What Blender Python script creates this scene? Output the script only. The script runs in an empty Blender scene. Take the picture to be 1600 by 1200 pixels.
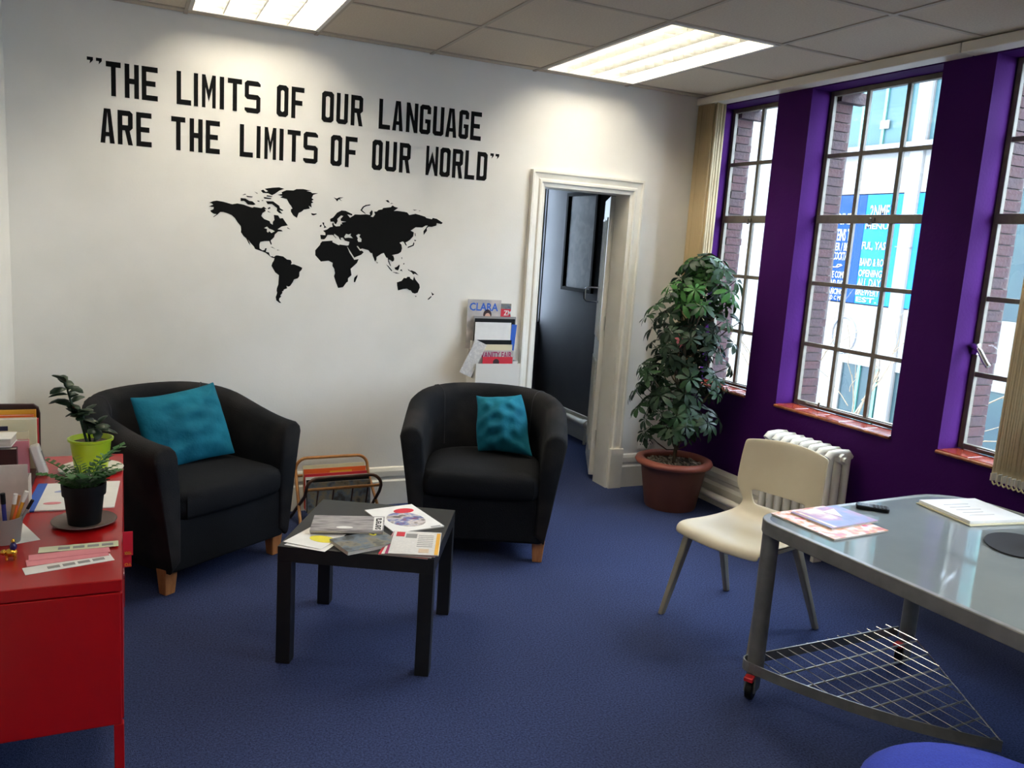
import bpy, bmesh, math, random
from mathutils import Vector, Matrix
from mathutils.geometry import tessellate_polygon

# ---------------------------------------------------------------- camera, world, sun, exposure
S = bpy.context.scene
COL = S.collection
YAW, PITCH, ROLL, FPX = 0.441266679, 0.164836575, 0.0653709995, 1295.21
CAM_H = 1.5
cam_d = bpy.data.cameras.new('camera'); cam = bpy.data.objects.new('camera', cam_d); COL.objects.link(cam)
cam_d.sensor_fit = 'HORIZONTAL'; cam_d.sensor_width = 36.0; cam_d.lens = FPX / 1600 * 36.0
cam_d.clip_start = 0.02; cam_d.clip_end = 300
_f = Vector((math.sin(YAW)*math.cos(PITCH), math.cos(YAW)*math.cos(PITCH), -math.sin(PITCH)))
_r0 = Vector((math.cos(YAW), -math.sin(YAW), 0)); _u0 = _r0.cross(_f)
_r = math.cos(ROLL)*_r0 + math.sin(ROLL)*_u0; _u = -math.sin(ROLL)*_r0 + math.cos(ROLL)*_u0
cam.matrix_world = Matrix(((_r.x, _u.x, -_f.x, 0), (_r.y, _u.y, -_f.y, 0), (_r.z, _u.z, -_f.z, CAM_H), (0, 0, 0, 1)))
S.camera = cam

W = bpy.data.worlds.new('world'); S.world = W; W.use_nodes = True
_bg = W.node_tree.nodes['Background']; _bg.inputs[0].default_value = (0.66, 0.81, 1.0, 1); _bg.inputs[1].default_value = 9.6
sun_d = bpy.data.lights.new('sun', 'SUN'); sun_d.energy = 3.5; sun_d.angle = math.radians(3); sun_d.color = (1, 0.96, 0.88)
sun = bpy.data.objects.new('sun', sun_d); COL.objects.link(sun)
sun.rotation_euler = Vector((0.80, 0.30, -0.62)).to_track_quat('-Z', 'Y').to_euler()
sun.location = (-10, -4, 12)
S.view_settings.view_transform = 'Standard'; S.view_settings.look = 'None'
S.view_settings.gamma = 1.0; S.view_settings.use_curve_mapping = False
S.view_settings.exposure = 1.42
S.cycles.max_bounces = 10; S.cycles.diffuse_bounces = 6; S.cycles.transparent_max_bounces = 24
S.cycles.caustics_reflective = False; S.cycles.caustics_refractive = False
S.cycles.sample_clamp_indirect = 6.0
TUBE_STRENGTH = 15.5

# ---------------------------------------------------------------- measured room constants (metres)
D = 4.42          # quote wall
XW = 3.32         # purple window wall
XL = -0.475       # wall beside the red cabinet
ZC = 2.475        # ceiling
YB = -2.6         # wall behind the viewer
SILL, HEAD = 0.722, 2.425
WINS = [(3.79, 4.34), (2.746, 3.535), (1.70, 2.49), (0.655, 1.445), (-0.39, 0.40)]
DX0, DX1, DH = 2.20, 2.805, 1.862     # doorway
R = math.radians

def srgb(r, g, b):
    f = lambda c: (c/255/12.92) if c/255 <= 0.04045 else ((c/255+0.055)/1.055)**2.4
    return (f(r), f(g), f(b))

# ---------------------------------------------------------------- materials
def mat(name, col, col2=None, scale=8.0, rough=0.6, metal=0.0, bump=0.0, bscale=60.0, spec=0.5, detail=3.0,
        trans=0.0, emit=0.0, ecol=None, coat=0.0, sss=0.0, stretch=None, contrast=(0.35, 0.65), alpha=1.0):
    m = bpy.data.materials.new(name); m.use_nodes = True
    nt = m.node_tree; b = nt.nodes['Principled BSDF']
    b.inputs['Base Color'].default_value = (*col, 1); b.inputs['Roughness'].default_value = rough
    b.inputs['Metallic'].default_value = metal; b.inputs['Specular IOR Level'].default_value = spec
    b.inputs['Transmission Weight'].default_value = trans; b.inputs['Coat Weight'].default_value = coat
    b.inputs['Alpha'].default_value = alpha
    if emit: b.inputs['Emission Strength'].default_value = emit; b.inputs['Emission Color'].default_value = (*(ecol or col), 1)
    tc = None
    if col2 is not None or bump:
        tc = nt.nodes.new('ShaderNodeTexCoord'); mp = nt.nodes.new('ShaderNodeMapping')
        nt.links.new(tc.outputs['Object'], mp.inputs['Vector'])
        if stretch: mp.inputs['Scale'].default_value = stretch
    if col2 is not None:
        n = nt.nodes.new('ShaderNodeTexNoise'); n.inputs['Scale'].default_value = scale; n.inputs['Detail'].default_value = detail
        cr = nt.nodes.new('ShaderNodeValToRGB')
        cr.color_ramp.elements[0].position, cr.color_ramp.elements[1].position = contrast
        cr.color_ramp.elements[0].color = (*col, 1); cr.color_ramp.elements[1].color = (*col2, 1)
        nt.links.new(mp.outputs[0], n.inputs['Vector']); nt.links.new(n.outputs['Fac'], cr.inputs[0])
        nt.links.new(cr.outputs[0], b.inputs['Base Color'])
    if bump:
        n2 = nt.nodes.new('ShaderNodeTexNoise'); n2.inputs['Scale'].default_value = bscale; n2.inputs['Detail'].default_value = 4
        bp = nt.nodes.new('ShaderNodeBump'); bp.inputs['Strength'].default_value = bump; bp.inputs['Distance'].default_value = 0.01
        nt.links.new(mp.outputs[0], n2.inputs['Vector']); nt.links.new(n2.outputs['Fac'], bp.inputs['Height'])
        nt.links.new(bp.outputs[0], b.inputs['Normal'])
    return m

def print_mat(name, cols, scale=9.0, seed=0.0, rough=0.35, detail=2.0, stretch=(1, 1, 1), vor=False):
    """flat colour print: a noise pushed through a stepped ramp"""
    m = bpy.data.materials.new(name); m.use_nodes = True; nt = m.node_tree; b = nt.nodes['Principled BSDF']
    b.inputs['Roughness'].default_value = rough
    tc = nt.nodes.new('ShaderNodeTexCoord'); mp = nt.nodes.new('ShaderNodeMapping')
    mp.inputs['Location'].default_value = (seed*3.7, seed*1.9, seed); mp.inputs['Scale'].default_value = stretch
    nt.links.new(tc.outputs['Object'], mp.inputs['Vector'])
    n = nt.nodes.new('ShaderNodeTexNoise'); n.inputs['Scale'].default_value = scale; n.inputs['Detail'].default_value = detail
    cr = nt.nodes.new('ShaderNodeValToRGB'); e = cr.color_ramp.elements
    k = len(cols); e[0].position = 0.30; e[0].color = (*cols[0], 1); e[1].position = 0.70; e[1].color = (*cols[-1], 1)
    for i in range(1, k-1):
        x = e.new(0.30 + 0.40*i/(k-1)); x.color = (*cols[i], 1)
    nt.links.new(mp.outputs[0], n.inputs['Vector']); nt.links.new(n.outputs['Fac'], cr.inputs[0]); nt.links.new(cr.outputs[0], b.inputs['Base Color'])
    return m

def glass_mat(name, tint=(1, 1, 1), refl=1.0, wob=0.0):
    m = bpy.data.materials.new(name); m.use_nodes = True; nt = m.node_tree
    for n in list(nt.nodes):
        if n.type == 'BSDF_PRINCIPLED': nt.nodes.remove(n)
    out = nt.nodes['Material Output']; tr = nt.nodes.new('ShaderNodeBsdfTransparent'); gl = nt.nodes.new('ShaderNodeBsdfGlossy')
    tr.inputs[0].default_value = (*tint, 1); gl.inputs['Roughness'].default_value = 0.02
    lw = nt.nodes.new('ShaderNodeLayerWeight'); pw = nt.nodes.new('ShaderNodeMath'); pw.operation = 'POWER'; pw.inputs[1].default_value = 5.0
    ma = nt.nodes.new('ShaderNodeMath'); ma.operation = 'MULTIPLY_ADD'; ma.inputs[1].default_value = 0.9; ma.inputs[2].default_value = 0.06; mx = nt.nodes.new('ShaderNodeMixShader')
    nt.links.new(lw.outputs['Facing'], pw.inputs[0]); nt.links.new(pw.outputs[0], ma.inputs[0]); nt.links.new(ma.outputs[0], mx.inputs[0]); nt.links.new(tr.outputs[0], mx.inputs[1]); nt.links.new(gl.outputs[0], mx.inputs[2])
    nt.links.new(mx.outputs[0], out.inputs[0])
    return m

def cloth_translucent(name, col, amount=0.35):
    m = bpy.data.materials.new(name); m.use_nodes = True; nt = m.node_tree; b = nt.nodes['Principled BSDF']
    b.inputs['Base Color'].default_value = (*col, 1); b.inputs['Roughness'].default_value = 0.8; b.inputs['Specular IOR Level'].default_value = 0.2
    t = nt.nodes.new('ShaderNodeBsdfTranslucent'); t.inputs[0].default_value = (*col, 1)
    mx = nt.nodes.new('ShaderNodeMixShader'); mx.inputs[0].default_value = amount
    nt.links.new(b.outputs[0], mx.inputs[1]); nt.links.new(t.outputs[0], mx.inputs[2])
    nt.links.new(mx.outputs[0], nt.nodes['Material Output'].inputs[0])
    return m

M = {}
M['wall'] = mat('wall_paint', srgb(238, 235, 228), srgb(232, 229, 221), 3, 0.75, bump=0.05, bscale=90, spec=0.2)
M['purple'] = mat('purple_paint', srgb(59, 14, 82), srgb(56, 12, 78), 3, 0.75, bump=0.12, bscale=70, spec=0.1)
M['gloss_white'] = mat('white_gloss_paint', srgb(234, 229, 216), srgb(226, 220, 205), 6, 0.4)
M['carpet'] = mat('carpet_blue', srgb(46, 53, 82), srgb(80, 91, 132), 150, 0.95, bump=0.9, bscale=320, spec=0.05, detail=12, contrast=(0.28, 0.72))
M['tile'] = mat('ceiling_tile', srgb(204, 192, 174), srgb(194, 182, 164), 120, 0.9, bump=0.15, bscale=220, spec=0.1)
M['grid'] = mat('ceiling_grid', srgb(170, 158, 142), None, rough=0.6)
M['black_cloth'] = mat('black_cotton', srgb(17, 18, 21), srgb(22, 23, 26), 5, 0.85, bump=0.25, bscale=240, spec=0.15)
M['worn_cloth'] = mat('worn_black_cotton', srgb(20, 21, 24), srgb(46, 43, 42), 4, 0.85, bump=0.2, bscale=240, spec=0.15, contrast=(0.45, 0.75))
M['seam'] = mat('seam_thread', srgb(40, 40, 44), None, rough=0.8)
M['teal'] = mat('teal_cotton', srgb(16, 90, 112), srgb(24, 108, 130), 7, 0.8, bump=0.8, bscale=15, spec=0.15)
M['oak'] = mat('light_wood', srgb(188, 126, 74), srgb(170, 106, 58), 14, 0.5, stretch=(6, 6, 1))
M['black_wood'] = mat('black_lacquer', srgb(22, 21, 20), srgb(27, 26, 24), 30, 0.42, spec=0.4)
M['red_metal'] = mat('red_enamel', srgb(166, 8, 13), srgb(160, 7, 12), 4, 0.28, spec=0.5)
M['cream_plastic'] = mat('cream_plastic', srgb(206, 196, 172), srgb(198, 187, 162), 5, 0.42)
M['grey_leg'] = mat('grey_taupe_plastic', srgb(142, 136, 122), srgb(132, 126, 112), 8, 0.5)
M['silver'] = mat('silver_grey_metal', srgb(128, 128, 124), srgb(116, 116, 112), 20, 0.42, metal=0.35)
M['chrome'] = mat('chrome', srgb(200, 200, 200), None, rough=0.2, metal=1.0)
M['desk_glass'] = mat('frosted_glass', srgb(128, 136, 136), srgb(120, 128, 129), 4, 0.06, spec=0.7)
M['black_plastic'] = mat('black_plastic', srgb(11, 11, 12), None, rough=0.5, spec=0.2)
M['dark_rubber'] = mat('dark_rubber', srgb(28, 27, 29), None, rough=0.8)
M['red_plastic'] = mat('red_plastic', srgb(190, 22, 30), None, rough=0.4)
M['white'] = mat('white_paper', srgb(232, 230, 226), srgb(226, 224, 220), 20, 0.7)
M['cream_paper'] = mat('cream_paper', srgb(214, 204, 172), None, rough=0.7)
M['white_plastic'] = mat('white_plastic', srgb(226, 222, 214), None, rough=0.35)
M['steel_frame'] = mat('painted_steel', srgb(112, 104, 90), srgb(98, 91, 78), 24, 0.5)
M['sill'] = mat('red_brown_glazed_tile', srgb(136, 50, 30), srgb(112, 36, 24), 16, 0.22)
M['sill_edge'] = mat('worn_tile_edge', srgb(170, 104, 58), srgb(120, 52, 30), 30, 0.3)
M['brick'] = mat('brick', srgb(70, 38, 35), srgb(54, 34, 35), 14, 0.85, bump=0.5, bscale=60)
M['brick_dark'] = mat('brick_dark', srgb(48, 38, 41), srgb(58, 38, 36), 14, 0.85, bump=0.5, bscale=60)
M['mortar'] = mat('mortar', srgb(84, 78, 74), srgb(74, 68, 65), 40, 0.95)
M['terracotta'] = mat('terracotta_shaded', srgb(104, 60, 46), srgb(92, 52, 40), 6, 0.55)  # pot body: its shade is put into the colour, darker than the rim
M['terracotta_rim'] = mat('terracotta_rim', srgb(160, 88, 70), srgb(150, 80, 62), 6, 0.5)
M['soil'] = mat('soil', srgb(44, 36, 30), srgb(92, 80, 66), 60, 0.95, bump=1.0, bscale=60)
M['bark'] = mat('bark', srgb(92, 78, 58), srgb(70, 58, 44), 30, 0.85)
M['leaf'] = mat('leaf_green', srgb(26, 50, 26), srgb(38, 68, 34), 9, 0.5, spec=0.3)
M['leaf_b'] = mat('leaf_bright', srgb(44, 92, 36), srgb(58, 108, 46), 9, 0.5, spec=0.3)
M['leaf_d'] = mat('leaf_dark', srgb(22, 40, 24), srgb(32, 54, 30), 9, 0.5, spec=0.3)
M['lime'] = mat('lime_plastic', srgb(168, 196, 38), None, rough=0.3)
M['black'] = mat('black_vinyl', srgb(9, 9, 9), None, rough=0.8, spec=0.15)
M['dark_wood'] = mat('dark_red_wood', srgb(58, 20, 22), srgb(44, 14, 16), 12, 0.4)
M['bamboo'] = mat('bamboo_cane', srgb(186, 130, 70), srgb(158, 104, 52), 18, 0.4)
M['dark_cane'] = mat('dark_cane', srgb(60, 40, 32), srgb(90, 58, 40), 12, 0.4)
M['blind'] = cloth_translucent('blind_fabric', srgb(222, 202, 162), 0.30)
M['blind_rail'] = mat('blind_rail', srgb(210, 202, 188), None, rough=0.45)
M['chain'] = mat('bead_chain', srgb(206, 194, 150), None, rough=0.4)
M['glass'] = glass_mat('window_glass', (0.97, 0.98, 0.98))
M['facade'] = mat('white_render_dimmed', srgb(72, 71, 69), srgb(68, 67, 66), 1.5, 0.8)  # white darkened against the strong sky; glass, posters and sign below likewise
M['facade_grey'] = mat('grey_render', srgb(70, 72, 78), None, rough=0.8)
M['teal_glass'] = mat('teal_office_glass', srgb(30, 50, 54), srgb(37, 57, 60), 0.8, 0.4, spec=0.15)
M['teal_dark'] = mat('dark_teal_glass', srgb(16, 30, 36), srgb(22, 38, 40), 1.0, 0.4, spec=0.15)
M['teal_frame'] = mat('teal_frame', srgb(34, 76, 70), None, rough=0.5)
M['poster_blue'] = mat('poster_blue', srgb(7, 31, 70), srgb(8, 34, 75), 0.6, 0.6, spec=0.05)
M['poster_sky'] = mat('poster_sky_blue', srgb(13, 64, 110), srgb(16, 68, 116), 0.6, 0.6, spec=0.05)
M['asphalt'] = mat('asphalt', srgb(96, 98, 102), srgb(84, 86, 90), 3, 0.9)
M['sign_white_dimmed'] = mat('sign_white_dimmed', srgb(98, 98, 96), None, rough=0.8, spec=0.1)
M['louvre'] = mat('louvre_white', srgb(206, 203, 196), None, rough=0.4)
M['blade'] = mat('louvre_aluminium', srgb(226, 224, 218), None, rough=0.3, metal=0.93)
M['tube'] = mat('fluorescent_tube', srgb(255, 246, 226), None, rough=0.5, emit=TUBE_STRENGTH, ecol=srgb(255, 248, 232))
M['blue_fabric'] = mat('royal_blue_fabric', srgb(28, 44, 140), srgb(36, 54, 156), 200, 0.9, bump=0.3, bscale=300)
M['translucent'] = mat('frosted_plastic', srgb(206, 200, 190), None, rough=0.4, trans=0.6)
M['gold'] = mat('gold', srgb(206, 160, 60), None, rough=0.25, metal=0.9)
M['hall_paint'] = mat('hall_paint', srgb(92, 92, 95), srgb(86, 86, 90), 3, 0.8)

# ---------------------------------------------------------------- mesh builder
class MB:
    def __init__(s): s.v = []; s.f = []; s.mi = []
    def add(s, vs, fs, mi=0):
        o = len(s.v); s.v += [tuple(p) for p in vs]; s.f += [tuple(i+o for i in f) for f in fs]; s.mi += [mi]*len(fs); return s
    def box(s, x0, x1, y0, y1, z0, z1, mx=None, mi=0):
        vs = [Vector(p) for p in ((x0,y0,z0),(x1,y0,z0),(x1,y1,z0),(x0,y1,z0),(x0,y0,z1),(x1,y0,z1),(x1,y1,z1),(x0,y1,z1))]
        if mx is not None: vs = [mx @ p for p in vs]
        return s.add(vs, [(0,3,2,1),(4,5,6,7),(0,1,5,4),(1,2,6,5),(2,3,7,6),(3,0,4,7)], mi)
    def cyl(s, p0, p1, r0, r1=None, n=12, caps=True, mi=0):
        r1 = r0 if r1 is None else r1
        p0 = Vector(p0); p1 = Vector(p1); a = (p1-p0).normalized(); t = Vector((1,0,0)) if abs(a.x) < .9 else Vector((0,1,0))
        u = a.cross(t).normalized(); w = a.cross(u)
        vs = []
        for p, r in ((p0, r0), (p1, r1)):
            for i in range(n): an = 2*math.pi*i/n; vs.append(p + u*math.cos(an)*r + w*math.sin(an)*r)
        fs = [(i, (i+1) % n, n+(i+1) % n, n+i) for i in range(n)]
        if caps: fs += [tuple(range(n-1, -1, -1)), tuple(range(n, 2*n))]
        return s.add(vs, fs, mi)
    def tube(s, pts, r, n=8, closed=False, mi=0, taper=None):
        P = [Vector(p) for p in pts]; k = len(P); vs = []
        up = None
        for i in range(k):
            if closed: a = (P[(i+1) % k]-P[i-1]).normalized()
            else: a = (P[min(i+1, k-1)]-P[max(i-1, 0)]).normalized()
            if up is None: t = Vector((0,0,1)) if abs(a.z) < .9 else Vector((1,0,0)); up = a.cross(t).normalized()
            up = (up - a*up.dot(a)).normalized(); w = a.cross(up)
            rr = r if taper is None else r*(1-taper*i/(k-1))
            for j in range(n): an = 2*math.pi*j/n; vs.append(P[i] + up*math.cos(an)*rr + w*math.sin(an)*rr)
        fs = []
        for i in range(k if closed else k-1):
            b = ((i+1) % k)*n
            for j in range(n): fs.append((i*n+j, i*n+(j+1) % n, b+(j+1) % n, b+j))
        if not closed: fs += [tuple(range(n-1, -1, -1)), tuple((k-1)*n+j for j in range(n))]
        return s.add(vs, fs, mi)
    def lathe(s, prof, n=24, c=(0,0,0), cap0=False, cap1=False, mi=0):
        vs = []; k = len(prof)
        for (r, z) in prof:
            for j in range(n): an = 2*math.pi*j/n; vs.append((c[0]+r*math.cos(an), c[1]+r*math.sin(an), c[2]+z))
        fs = [(i*n+j, i*n+(j+1) % n, (i+1)*n+(j+1) % n, (i+1)*n+j) for i in range(k-1) for j in range(n)]
        if cap0: fs.append(tuple(range(n-1, -1, -1)))
        if cap1: fs.append(tuple((k-1)*n+j for j in range(n)))
        return s.add(vs, fs, mi)
    def prism(s, poly, z0, z1, mx=None, mi=0):
        n = len(poly); vs = [Vector((x, y, z0)) for x, y in poly] + [Vector((x, y, z1)) for x, y in poly]
        if mx is not None: vs = [mx @ p for p in vs]
        fs = [tuple(range(n-1, -1, -1)), tuple(range(n, 2*n))] + [(i, (i+1) % n, n+(i+1) % n, n+i) for i in range(n)]
        return s.add(vs, fs, mi)
    def loft(s, rings, closed=True, caps=True, mi=0):
        n = len(rings[0]); vs = [p for r in rings for p in r]; fs = []
        m = n if closed else n-1
        for i in range(len(rings)-1):
            for j in range(m): fs.append((i*n+j, i*n+(j+1) % n, (i+1)*n+(j+1) % n, (i+1)*n+j))
        if caps and closed: fs += [tuple(range(n-1, -1, -1)), tuple((len(rings)-1)*n+j for j in range(n))]
        return s.add(vs, fs, mi)
    def mesh(s, name, smooth=0):
        me = bpy.data.meshes.new(name); me.from_pydata(s.v, [], s.f); me.validate()
        for p, k in zip(me.polygons, s.mi): p.material_index = k
        bm = bmesh.new(); bm.from_mesh(me); bmesh.ops.recalc_face_normals(bm, faces=bm.faces); bm.to_mesh(me); bm.free()
        if smooth:
            for p in me.polygons: p.use_smooth = True
            me.set_sharp_from_angle(angle=R(smooth))
        return me
    def build(s, name, m, parent=None, smooth=0, bevel=0.0, seg=2, sub=0):
        me = s.mesh(name, smooth)
        for x in (m if isinstance(m, (list, tuple)) else [m]): me.materials.append(x)
        return place(name, me, parent, bevel=bevel, seg=seg, sub=sub)

def place(name, me, parent=None, loc=None, rot=None, bevel=0.0, seg=2, sub=0, scale=None):
    o = bpy.data.objects.new(name, me); COL.objects.link(o)
    if parent is not None: o.parent = parent
    if loc is not None: o.location = loc
    if rot is not None: o.rotation_euler = rot
    if scale is not None: o.scale = scale
    if bevel:
        b = o.modifiers.new('bevel', 'BEVEL'); b.width = bevel; b.segments = seg; b.limit_method = 'ANGLE'; b.angle_limit = R(40)
    if sub:
        q = o.modifiers.new('subsurf', 'SUBSURF'); q.levels = sub; q.render_levels = sub
    return o

def tag(o, label, cat, group=None, kind=None):
    if label: o['label'] = label
    if cat: o['category'] = cat
    if group: o['group'] = group
    if kind: o['kind'] = kind
    return o
def thing(name, label, cat, loc=(0,0,0), rotz=0.0, group=None):
    o = bpy.data.objects.new(name, None); COL.objects.link(o); o.empty_display_size = 0.1
    o.location = loc; o.rotation_euler = (0, 0, rotz); return tag(o, label, cat, group)
def struct(name, mb, m, label=None, **k):
    o = mb.build(name, m, None, **k); o['kind'] = 'structure'
    if label: o['label'] = label
    return o
def copy_tree(o, parent=None):
    c = o.copy(); COL.objects.link(c)
    if parent is not None: c.parent = parent
    for ch in list(o.children): copy_tree(ch, c)
    return c

def text_mesh(txt, w, h, depth=0.0006, bold=0.022):
    """lettering fitted into a w x h box, lying in XY from (0,0)"""
    cu = bpy.data.curves.new('lettering', 'FONT'); cu.body = txt; cu.size = 1.0; cu.extrude = 0.01; cu.resolution_u = 2; cu.offset = bold
    o = bpy.data.objects.new('lettering_tmp', cu); COL.objects.link(o)
    me = bpy.data.meshes.new_from_object(o.evaluated_get(bpy.context.evaluated_depsgraph_get()))
    bpy.data.objects.remove(o); bpy.data.curves.remove(cu)
    xs = [v.co.x for v in me.vertices]; ys = [v.co.y for v in me.vertices]
    x0, x1, y0, y1 = min(xs), max(xs), min(ys), max(ys)
    for v in me.vertices:
        v.co = Vector(((v.co.x-x0)/(x1-x0)*w, (v.co.y-y0)/(y1-y0)*h, (v.co.z+0.01)/0.02*depth))
    return me
def text_part(name, txt, w, h, m, parent, mx):
    me = text_mesh(txt, w, h); me.materials.append(m); me.transform(mx)
    return place(name, me, parent)

def rrect(w, h, r, n=5):
    """rounded rectangle outline centred on 0"""
    out = []
    for cx, cy, a0 in ((w/2-r, h/2-r, 0), (-w/2+r, h/2-r, 90), (-w/2+r, -h/2+r, 180), (w/2-r, -h/2+r, 270)):
        for i in range(n+1): a = R(a0+90*i/n); out.append((cx+r*math.cos(a), cy+r*math.sin(a)))
    return out

# ---------------------------------------------------------------- room shell
YH = 6.55   # far wall of the next room
struct('floor', MB().box(XL-0.15, XW+0.16, YB-0.15, YH+0.15, -0.2, 0.0), M['carpet'])
struct('wall_left', MB().box(XL-0.15, XL, YB-0.15, D, 0, ZC+0.1), M['wall'])
struct('wall_rear', MB().box(XL, XW, YB-0.15, YB, 0, ZC+0.1), M['wall'])
TW = 0.14
struct('wall_back', MB().box(XL-0.15, DX0, D, D+TW, 0, ZC+0.1).box(DX1, XW, D, D+TW, 0, ZC+0.1).box(DX0, DX1, D, D+TW, DH, ZC+0.1), M['wall'])
# window wall: plaster skin with openings, brick skin behind it
XF0, XF1, XO = 3.452, 3.476, 3.62
ys = sorted(WINS)
def pierced(x0, x1, za, zb, yend, ystart):
    mb = MB(); mb.box(x0, x1, ystart, yend, 0, za); mb.box(x0, x1, ystart, yend, zb, ZC+0.12)
    y = ystart
    for a, b in ys: mb.box(x0, x1, y, a, za, zb); y = b
    mb.box(x0, x1, y, yend, za, zb); return mb
struct('wall_right', pierced(XW, XF1, SILL-0.02, HEAD, D, YB-0.15), M['purple'])
outer = struct('wall_exterior', pierced(XF1+0.002, XO, SILL-0.05, HEAD+0.01, D+0.1, YB-0.15), M['mortar'])
bricks = []
for k, m in ((0, M['brick']), (1, M['brick_dark'])):
    me = MB().box(0, 0.118, -0.012, 0.0, 0, 0.042).mesh('brick'); me.materials.append(m); bricks.append(me)
random.seed(4)
for wi, (a, b) in enumerate(WINS[:3]):
    z = SILL-0.045; i = 0
    while z < HEAD-0.03:
        place('brick', bricks[random.random() < 0.45], outer, (XF1+0.006+(0.012 if i % 2 else 0)*(wi == 0), b, z), scale=(1.0+random.uniform(-.06, .06), 1, 1))
        z += 0.0485; i += 1
    lm = MB().box(XF1+0.006, XO+0.05, b-0.05, b, HEAD-0.05, HEAD+0.01); lm.build('lintel_end', M['brick_dark'], outer)
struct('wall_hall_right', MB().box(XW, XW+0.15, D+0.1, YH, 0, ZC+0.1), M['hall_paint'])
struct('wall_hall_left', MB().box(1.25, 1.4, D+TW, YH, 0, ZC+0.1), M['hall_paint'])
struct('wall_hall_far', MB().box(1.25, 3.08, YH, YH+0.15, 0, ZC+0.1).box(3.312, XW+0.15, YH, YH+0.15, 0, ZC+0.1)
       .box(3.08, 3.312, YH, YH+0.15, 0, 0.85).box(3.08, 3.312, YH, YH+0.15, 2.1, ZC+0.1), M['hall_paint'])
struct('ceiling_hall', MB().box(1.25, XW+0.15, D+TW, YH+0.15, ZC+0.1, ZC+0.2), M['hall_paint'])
struct('sun_block_roof', MB().box(XL-0.2, XO+0.05, YB-0.2, YH+0.2, ZC+0.21, ZC+0.35), M['mortar'])  # unseen slab added above the ceiling to keep the sun out

# ceiling: slab, T-grid and lay-in tiles (0.61 m)
ceil_o = struct('ceiling', MB().box(XL-0.15, XO, YB-0.15, D+TW, ZC+0.12, ZC+0.2), M['tile'])
GX = [XL, 0.268-0.61, 0.268, 0.878, 1.488, 2.098, 2.708, XW-0.002]
GY = [D, 4.33] + [4.33-0.61*k for k in range(1, 12)] + [YB]
GY = [y for y in GY if y >= YB]
g = MB()
LIGHTS = [(0.268, 0.878, 3.11, 4.33), (2.098, 2.708, 3.11, 4.33), (0.268, 0.878, 0.06, 1.28), (2.098, 2.708, 0.06, 1.28)]  # last two are unseen fill fittings
for x in GX[1:-1]: g.box(x-0.009, x+0.009, YB, D, ZC-0.001, ZC+0.02)
for y in GY[1:-1]:
    for xa, xb in zip(GX, GX[1:]):
        if not any(abs(xa-L[0]) < .02 and L[2]+.02 < y < L[3]-.02 for L in LIGHTS): g.box(xa, xb, y-0.009, y+0.009, ZC-0.0012, ZC+0.0195)
g.build('ceiling_grid', M['grid'], ceil_o)
tcache = {}
for i in range(len(GX)-1):
    for j in range(len(GY)-1):
        x0, x1, y1, y0 = GX[i], GX[i+1], GY[j], GY[j+1]
        if any(x0 > L[0]-.02 and x1 < L[1]+.02 and y0 > L[2]-.02 and y1 < L[3]+.02 for L in LIGHTS): continue
        if y1-y0 < 0.03 or x1-x0 < 0.03: continue
        key = (round(x1-x0, 3), round(y1-y0, 3))
        if key not in tcache:
            w, h = (x1-x0)/2-0.006, (y1-y0)/2-0.006
            tcache[key] = MB().box(-w, w, -h, h, 0, 0.016).mesh('ceiling_tile'); tcache[key].materials.append(M['tile'])
        place('ceiling_tile', tcache[key], ceil_o, ((x0+x1)/2, (y0+y1)/2, ZC+0.003+random.uniform(0, .0012)))

# recessed fluorescent fittings with louvres
def light_fitting(L, label):
    x0, x1, y0, y1 = L; t = thing('ceiling_light', label, 'ceiling light', ((x0+x1)/2, (y0+y1)/2, ZC), group='recessed ceiling lights')
    w, h = (x1-x0)/2-0.012, (y1-y0)/2-0.012
    MB().box(-w, w, -h, h, 0.085, 0.095).box(-w, -w+.004, -h, h, 0.0, 0.09).box(w-.004, w, -h, h, 0.0, 0.09).box(-w, w, -h, -h+.004, 0.0, 0.09).box(-w, w, h-.004, h, 0.0, 0.09).build('housing', M['louvre'], t)
    MB().box(-w-.006, -w+.012, -h-.006, h+.006, -0.004, 0.0).box(w-.012, w+.006, -h-.006, h+.006, -0.004, 0.0).box(-w, w, -h-.006, -h+.012, -0.004, 0.0).box(-w, w, h-.012, h+.006, -0.004, 0.0).build('frame', M['louvre'], t)
    cw = 2*w/4
    tm = MB().cyl((0, -h+.04, 0.055), (0, h-.04, 0.055), 0.013, n=8).mesh('tube', 40); tm.materials.append(M['tube'])
    for k in range(4): place('tube', tm, t, (-w+cw*(k+.5), 0, 0))
    dm = MB().add([(-.003,-h,0.002),(.003,-h,0.002),(.012,-h,0.04),(-.012,-h,0.04),(-.003,h,0.002),(.003,h,0.002),(.012,h,0.04),(-.012,h,0.04)],
                  [(0,1,2,3),(4,7,6,5),(0,4,5,1),(1,5,6,2),(2,6,7,3),(3,7,4,0)]).mesh('louvre_rail'); dm.materials.append(M['blade'])
    for k in range(1, 4): place('louvre_rail', dm, t, (-w+cw*k, 0, 0))
    bl = MB().add([(-cw/2,-.001,0.006),(cw/2,-.001,0.006),(cw/2,-.004,0.036),(-cw/2,-.004,0.036),(-cw/2,.001,0.006),(cw/2,.001,0.006),(cw/2,.004,0.036),(-cw/2,.004,0.036)],
                  [(0,1,2,3),(4,7,6,5),(0,4,5,1),(1,5,6,2),(2,6,7,3),(3,7,4,0)]).mesh('louvre_blade'); bl.materials.append(M['blade'])
    nb = 14
    for k in range(4):
        for q in range(1, nb): place('louvre_blade', bl, t, (-w+cw*(k+.5), -h+2*h*q/nb, 0))
    return t
light_fitting(LIGHTS[0], 'recessed louvred fluorescent ceiling light above the wall lettering')
light_fitting(LIGHTS[1], 'recessed louvred fluorescent ceiling light above the doorway')

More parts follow.
